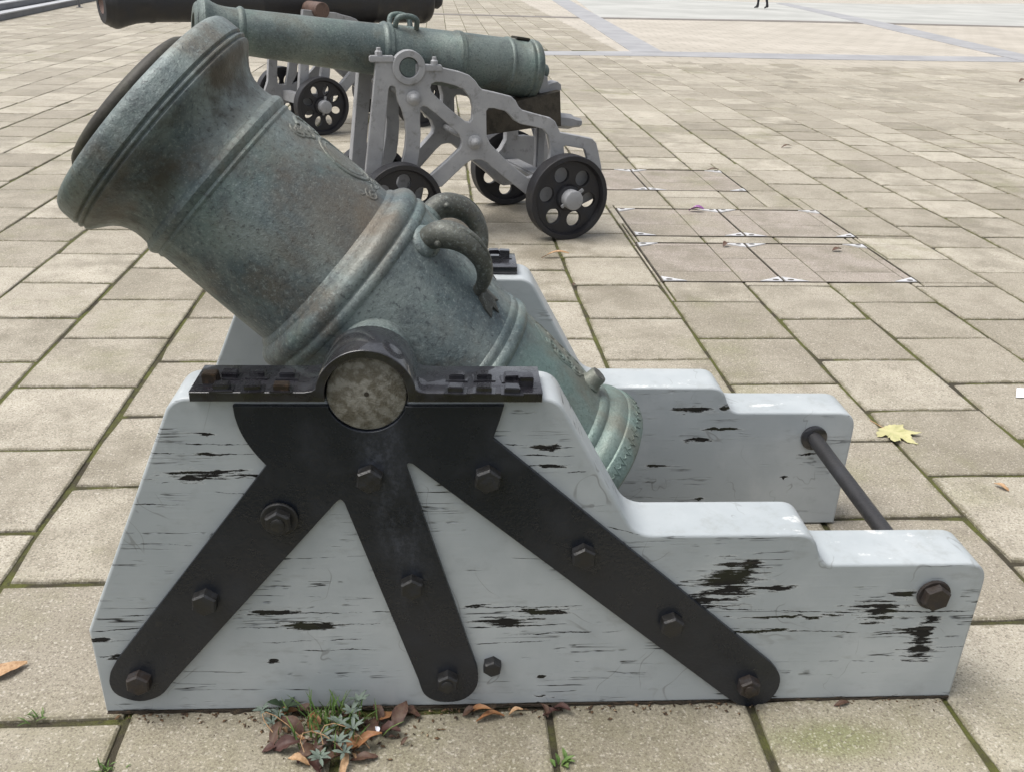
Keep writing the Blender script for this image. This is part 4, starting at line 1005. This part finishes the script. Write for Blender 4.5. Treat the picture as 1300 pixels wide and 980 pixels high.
# ------------------------------------------------------------------ fallen leaves, weeds and litter
M_yel = simple('yellow_leaf', (.47, .44, .235), .75, 0, ((.37, .365, .17), 30, .4, .7, .8)); M_org = simple('orange_leaf', (.30, .155, .065), .6, 0, ((.26, .11, .05), 110, .35, .65, .9))
M_brn = simple('brown_leaf', (.105, .062, .038), .6, 0, ((.07, .03, .022), 110, .35, .65, .95)); M_tan = simple('tan_leaf', (.46, .30, .17), .65, 0, ((.30, .17, .08), 110, .35, .65, .9))
M_red = simple('maroon_leaf', (.075, .036, .028), .6, 0, ((.05, .018, .015), 110, .35, .65, .9))
M_sage = simple('sage_leaf', (.15, .185, .155), .75, 0, ((.10, .14, .105), 60, .4, .7, .7)); M_grass = simple('weed_green', (.085, .16, .035), .65, 0, ((.16, .22, .06), 40, .4, .7, .7)); M_dkgreen = simple('dark_weed', (.035, .06, .03), .7)
M_paper = simple('paper', (.75, .76, .82), .6); M_purple = simple('wrapper', (.20, .055, .22), .4, 0, ((.55, .45, .55), 30, .5, .6, .8))
def leaf_mesh(L, W_, curl=.2, twist=.2, lobes=None, n=9):
    V, F = [], []
    for i in range(n):
        t = i/(n-1); w = W_*math.sin(math.pi*min(1, t*.96+.02))**.75*(1-.25*t)
        x = L*t; zc = curl*L*math.sin(math.pi*t*.9)*.5+curl*L*.25*t*t
        a = twist*(t-.5)
        for k in (-1, -.5, 0, .5, 1):
            y = w*k*random.uniform(.86, 1.1); V.append((x+random.uniform(-.02, .02)*L, y*math.cos(a), zc+abs(k)**1.5*w*curl*1.1+y*math.sin(a)+random.uniform(-1, 1)*.055*W_+.10*W_*math.sin(t*9+k*4)))
    for i in range(n-1):
        for k in range(4): F.append((i*5+k, i*5+k+1, (i+1)*5+k+1, (i+1)*5+k))
    return V, F
def thicken(V, F, t=.0008):
    n = len(V); V2 = list(V)+[(v[0], v[1], v[2]-t) for v in V]
    return V2, list(F)+[tuple(k+n for k in f[::-1]) for f in F]
def put_leaf(px, L, W_, rot, mat, label, curl=.25, z=.004, twist=.3, cat='leaf', group=None, tilt=(0, 0), gz=0.):
    g = ground(px, gz); V, F = leaf_mesh(L, W_, curl, twist); V = [(x-L/2, y, zz) for x, y, zz in V]
    V, F = thicken(V, F); o = mesh_obj('fallen_leaf', V, F, mat, None, 70)
    zmin = min((Euler((tilt[0], tilt[1], rot)).to_matrix() @ Vector(v)).z for v in V)
    o.location = (g[0], g[1], gz+.002-zmin); o.rotation_euler = (tilt[0], tilt[1], rot)
    tag(o, label, cat, group); return o
# maple leaf
def maple():
    lob = [(0, 1.0), (.55, .80), (1.15, .85), (1.9, .55)]
    pts = []
    for k in range(120):
        a = -math.pi+2*math.pi*k/120
        r = .50-.12*max(0, abs(a)-2.2)
        for (c_, h, wd) in ((0, 1.0, .55), (.82, .95, .50), (-.82, .95, .50), (1.70, .80, .52), (-1.70, .80, .52)):
            d = abs(a-c_); r = max(r, h*(1-.52*min(1, d/wd)**.85)) if d < wd else r
        r *= 1+.07*math.sin(a*19)+.05*math.sin(a*41)
        pts.append((.112*r*math.cos(a), .112*r*math.sin(a)))
    V = [(0, 0, .006)]
    for f_ in (.5, 1.):
        for (x, y) in pts: V.append((x*f_, y*f_, .004+.012*f_*math.sin(x*38+1)*math.cos(y*30)+.008*f_*f_))
    n = len(pts); F = [(0, 1+k, 1+(k+1) % n) for k in range(n)]+[(1+k, 1+n+k, 1+n+(k+1) % n, 1+(k+1) % n) for k in range(n)]
    zm = min(v[2] for v in V); V = [(x, y, z-zm+.0025) for x, y, z in V]
    return thicken(V, F)
g = ground((1132, 550)); V, F = maple(); o = mesh_obj('maple_leaf', V, F, M_yel, None, 60); o.location = (g[0], g[1], 0); o.rotation_euler = (0, 0, -1.05)
tag(o, 'big yellow maple leaf lying behind the carriage tail', 'leaf')
st_pts = [(-.03, 0, .006), (-.07, .005, .008), (-.115, .018, .004)]; V, F = tube(st_pts, .0016, 6); mesh_obj('stalk', V, F, M_tan, o)
put_leaf((1271, 620), .052, .014, 2.2, M_tan, 'small tan leaf on the slabs right of the carriage tail', .3)
put_leaf((6, 856), .11, .024, .62, M_tan, 'orange brown leaf at the left edge beside the carriage front', .15)
put_leaf((705, 328), .17, .016, .12, M_tan, 'curled tan leaf near the rear wheel of the bronze cannon', .35, twist=1.2)
put_leaf((1062, 319), .07, .022, .3, M_brn, 'small brown leaf at the far corner of the nearest access cover', .3)
put_leaf((921, 313), .06, .02, .8, M_brn, 'shrivelled brown scrap on the nearest access cover', .5)
put_leaf((905, 217), .11, .02, .1, M_brn, 'brown twiggy leaf on the farthest access cover', .2)
put_leaf((729, 363), .02, .012, .4, M_brn, 'tiny dark crumb in the slab joint behind the far cheek', .5)
put_leaf((998, 188), .12, .02, .3, M_brn, 'dark brown leaf alone far across the right paving', .3)
put_leaf((1298, 105), .16, .05, .3, M_brn, 'dark leaf at the right edge far across the paving', .4)
V, F = leaf_mesh(.11, .03, .4, 1.5); V, F = thicken(V, F, .001); g = ground((884, 269)); o = mesh_obj('sweet_wrapper', [(x-.055, y, z+.004) for x, y, z in V], F, M_purple, None, 60); o.location = (g[0], g[1], 0); o.rotation_euler = (0, 0, -.1); tag(o, 'crumpled purple and white wrapper on the middle access cover', 'wrapper')
g = ground((1304, 501)); V = [(-.07, -.03, .003), (.06, -.045, .004), (.085, .04, .006), (-.02, .05, .010)]; V, F = thicken(V, [(0, 1, 2, 3)], .0006); o = mesh_obj('paper_scrap', V, F, M_paper); o.location = (g[0], g[1], 0); tag(o, 'scrap of white paper at the right edge of the picture', 'paper')
# drift of dead leaves against the carriage foot
drift = [((362, 912), .10, .026, .6, M_org), ((385, 906), .09, .03, -.4, M_brn), ((372, 925), .11, .028, 2.5, M_brn), ((352, 935), .10, .025, 1.2, M_brn), ((365, 948), .10, .03, .2, M_red), ((390, 955), .08, .03, 1.0, M_brn), ((400, 970), .09, .03, 2.2, M_red), ((380, 968), .08, .02, 2.8, M_tan),
         ((420, 968), .10, .025, .9, M_brn), ((437, 972), .12, .016, 1.3, M_tan), ((446, 948), .10, .024, .5, M_org), ((468, 946), .12, .022, .45, M_org), ((462, 962), .10, .02, .3, M_brn), ((475, 925), .10, .03, 1.3, M_brn), ((490, 912), .09, .034, .5, M_org), ((508, 910), .11, .032, 1.1, M_brn), ((520, 905), .09, .03, -.5, M_brn),
         ((495, 930), .09, .028, -.3, M_red), ((455, 920), .09, .03, .2, M_brn), ((345, 950), .07, .02, .5, M_red), ((480, 908), .08, .02, 2., M_brn), ((610, 906), .10, .016, -.2, M_org), ((622, 912), .11, .020, .25, M_org), ((598, 905), .07, .02, .1, M_brn), ((655, 906), .06, .012, .1, M_tan), ((640, 900), .08, .014, .05, M_red),
         ((700, 905), .07, .018, .4, M_red), ((712, 902), .08, .02, -.6, M_red), ((690, 903), .06, .016, 1.9, M_brn), ((175, 908), .07, .016, .1, M_brn), ((160, 908), .05, .012, .6, M_red), ((865, 893), .06, .012, .2, M_red), ((1068, 893), .07, .012, .2, M_brn), ((1160, 890), .08, .012, .1, M_red), ((410, 940), .10, .03, .8, M_brn), ((430, 955), .09, .028, 2.4, M_red), ((398, 918), .09, .03, 1.6, M_org), ((440, 910), .08, .03, -.2, M_brn)]
for k in range(26):
    drift.append(((random.gauss(425, 36), min(974, random.gauss(938, 18))), random.uniform(.02, .05), random.uniform(.006, .014), random.uniform(0, 6.3), random.choice((M_brn, M_brn, M_red, M_org, M_tan))))
drift = [d for d in drift if ground(d[0])[1] < CF.o[1]-.012-.019*(ground(d[0])[0]-CF.o[0]) ]
drift.sort(key=lambda d: d[0][0])
ORD = ['first', 'second', 'third', 'fourth', 'fifth', 'sixth', 'seventh', 'eighth', 'ninth', 'tenth', 'eleventh', 'twelfth', 'thirteenth', 'fourteenth', 'fifteenth', 'sixteenth', 'seventeenth', 'eighteenth', 'nineteenth', 'twentieth']
ORD += ['twenty-'+o_ for o_ in ORD[:9]]+['thirtieth']+['thirty-'+o_ for o_ in ORD[:9]]+['fortieth']+['forty-'+o_ for o_ in ORD[:9]]
CN = {'orange_leaf': 'orange', 'brown_leaf': 'brown', 'maroon_leaf': 'dark maroon', 'tan_leaf': 'pale tan'}; seen = {}
for k, (px, L, W_, rot, m) in enumerate(drift):
    cn_ = CN[m.name]; seen[cn_] = seen.get(cn_, 0)+1
    lab_ = f'{ORD[seen[cn_]-1]} {cn_} dead leaf from the left along the mortar carriage foot'
    put_leaf((px[0], px[1]+2), L*.62, W_*.62, rot+random.uniform(-.2, .2), m, lab_, random.uniform(.2, .55), twist=random.uniform(-.9, .9), group='dead leaves along the carriage foot', tilt=(random.uniform(-.35, .35), random.uniform(-.3, .3)), gz=0.)
g = ground((478, 924), .03); V, F = leaf_mesh(.026, .006, .3, .6); V, F = thicken(V, F); o = mesh_obj('flower_petal', [(x-.019, y, z) for x, y, z in V], F, M_paper, None, 60); o.location = (g[0], g[1], .028); o.rotation_euler = (.2, .3, 1.9); tag(o, 'white petal lying on the dead leaves by the weed', 'petal')
# grey-leaved weed with rosettes, and grass tufts in joints
def rosette(root, c, n, L, W_, mat, up=.6, name='leaf'):
    a0 = random.uniform(0, 6)
    for k in range(n):
        a = a0+2.4*k; V, F = leaf_mesh(L*random.uniform(.75, 1.1), W_, random.uniform(.1, .35), random.uniform(-.4, .4), n=6)
        e_ = random.uniform(up-.35, up+.25)
        Mx = Matrix.Translation(c) @ Matrix.Rotation(a, 4, 'Z') @ Matrix.Rotation(-e_, 4, 'Y')
        V, F = thicken(xf(V, Mx), F); mesh_obj(name, V, F, mat, root, 70)
g = ground((425, 925))
wd = empty('weed', (g[0], g[1], 0), 0, 'silvery leaved weed with grass blades at the middle of the carriage foot', 'weed')
for (px, n, h) in [((447, 905), 7, .055), ((432, 918), 6, .04), ((448, 925), 7, .05), ((430, 942), 7, .04), ((437, 955), 5, .03), ((406, 962), 8, .025), ((412, 935), 5, .03), ((455, 890), 6, .07)]:
    q = ground(px, h); c_ = Vector((q[0]-g[0], q[1]-g[1], h))
    rosette(wd, c_, n, .032, .0052, M_sage, .35)
    V, F = tube([(c_.x*.5, c_.y*.5, .002), (c_.x*.8, c_.y*.8, h*.6), c_], .0018, 6); mesh_obj('stem', V, F, M_dkgreen, wd)
for k in range(120):
    px = (random.gauss(420, 26), random.gauss(925, 14)); q = ground(px); c_ = Vector((q[0]-g[0], q[1]-g[1], 0.002)); L = random.uniform(.035, .085)
    V, F = leaf_mesh(L, random.uniform(.0014, .0030), .25, .2, n=6)
    Mx = Matrix.Translation(c_) @ Matrix.Rotation(random.uniform(0, 6.28), 4, 'Z') @ Matrix.Rotation(-random.uniform(.6, 1.35), 4, 'Y')
    mesh_obj('grass_blade', *thicken(xf(V, Mx), F, .0004), M_grass, wd)
for (px, h) in [((470, 955), .0), ((445, 965), .0), ((395, 940), .0)]:
    q = ground(px); c_ = Vector((q[0]-g[0], q[1]-g[1], .01)); a_ = random.uniform(0, 3)
    V, F = tube([c_+Vector((.06*math.cos(a_+t*.5)-.05, .03*math.sin(t*.55), .004+.05*math.sin(t*.45))) for t in range(7)], .0011, 6); mesh_obj('dry_stalk', V, F, M_tan, wd)
g = ground((345, 915)); w2 = empty('weed', (g[0], g[1], 0), 0, 'small grey leaved seedling left of the dead leaves', 'weed')
for (dx_, dy_, n, h) in ((-.02, .005, 6, .03), (.015, 0, 7, .022), (.005, -.02, 5, .015)): rosette(w2, Vector((dx_, dy_, h)), n, .028, .005, M_sage, .25)
rosette(w2, Vector((.03, .02, .02)), 5, .045, .012, M_dkgreen, .5)
V, F = tube([(0, 0, .002), (.0, 0, .03)], .002, 6); mesh_obj('stem', V, F, M_dkgreen, w2)
for px, lab, n in (((45, 912), 'tiny grass tuft in the joint left of the carriage front', 16), ((135, 976), 'green tuft at the bottom edge below the carriage front corner', 14), ((709, 968), 'small broad leaved seedling in the joint below the carriage middle', 9)):
    g = ground(px); tf = empty('grass_tuft', (g[0], g[1], 0), 0, lab, 'weed')
    for k in range(n):
        broad = n == 9
        V, F = leaf_mesh(random.uniform(.015, .035), .006 if broad else .002, .3, .2, n=5)
        Mx = Matrix.Translation((random.gauss(0, .012), random.gauss(0, .006), -.004)) @ Matrix.Rotation(random.uniform(0, 6.28), 4, 'Z') @ Matrix.Rotation(-random.uniform(.2, 1.1), 4, 'Y')
        mesh_obj('blade', *thicken(xf(V, Mx), F, .0004), M_grass, tf)
# dark soil line where the rotted timber meets the paving
V, F = [], []
rs = random.Random(9)
n = 160
for k in range(n+1):
    x = .004+2.056*k/n; w_ = .001+.005*rs.random()*(1 if rs.random() < .8 else 2.4); h = .003+.006*rs.random()
    V += [(x, .02, 0.0), (x, .02, h), (x, -.004, h), (x, -w_, .0008)]
for k in range(n):
    for j in range(3): F.append((k*4+j, k*4+j+1, (k+1)*4+j+1, (k+1)*4+j))
M_soil = simple('soil', (.030, .022, .014), .95, 0, ((.075, .05, .03), 60, .5, .7, .8), (120, .8, .006))
o = mesh_obj('soil_litter', V, F, M_soil, None, None); o.location = CF.o; o.rotation_euler = (0, 0, CF.rot); tag(o, 'dark crumbs of soil and rotten wood along the carriage foot', 'soil', kind='stuff')

# loose crumbs of leaf, bark and grit gathered by the carriage foot
V, F = [], []
rs = random.Random(21)
for k in range(560):
    if k < 260: px = (rs.gauss(425, 60), min(985, abs(rs.gauss(0, 26))+904))
    else: px = (rs.uniform(140, 1200), 0); px = (px[0], 905-(px[0]-135)*.0187+abs(rs.gauss(0, 7)))
    q_ = ground(px); lo = RC @ (q_-CF.o)[:2]
    if lo[1] > -.004: continue
    L = rs.uniform(.002, .0085); a = rs.uniform(0, 6.3); w_ = L*rs.uniform(.25, .7); h = rs.uniform(.001, .004)
    ca, sa = math.cos(a), math.sin(a); o0 = len(V)
    for (x, y, z) in ((-L, 0, 0), (0, -w_, h*.4), (L, 0, 0), (0, w_, h*.4), (0, 0, h)):
        V.append((q_[0]+x*ca-y*sa, q_[1]+x*sa+y*ca, z+.0006))
    F += [(o0, o0+1, o0+4), (o0+1, o0+2, o0+4), (o0+2, o0+3, o0+4), (o0+3, o0, o0+4)]
M_crumb = NB('crumbs'); _P = M_crumb.pos()
_c1 = M_crumb.mix(M_crumb.ramp(M_crumb.noise(_P, 60, 2), .4, .6), (.035, .022, .014), (.12, .07, .035))
M_crumb.p(Base_Color=M_crumb.mix(M_crumb.ramp(M_crumb.noise(_P, 95, 2), .60, .66), _c1, (.32, .24, .15)), Roughness=.9)
o = mesh_obj('leaf_crumbs', V, F, M_crumb.m); tag(o, 'loose crumbs of leaf and bark around the weed', 'litter', kind='stuff')
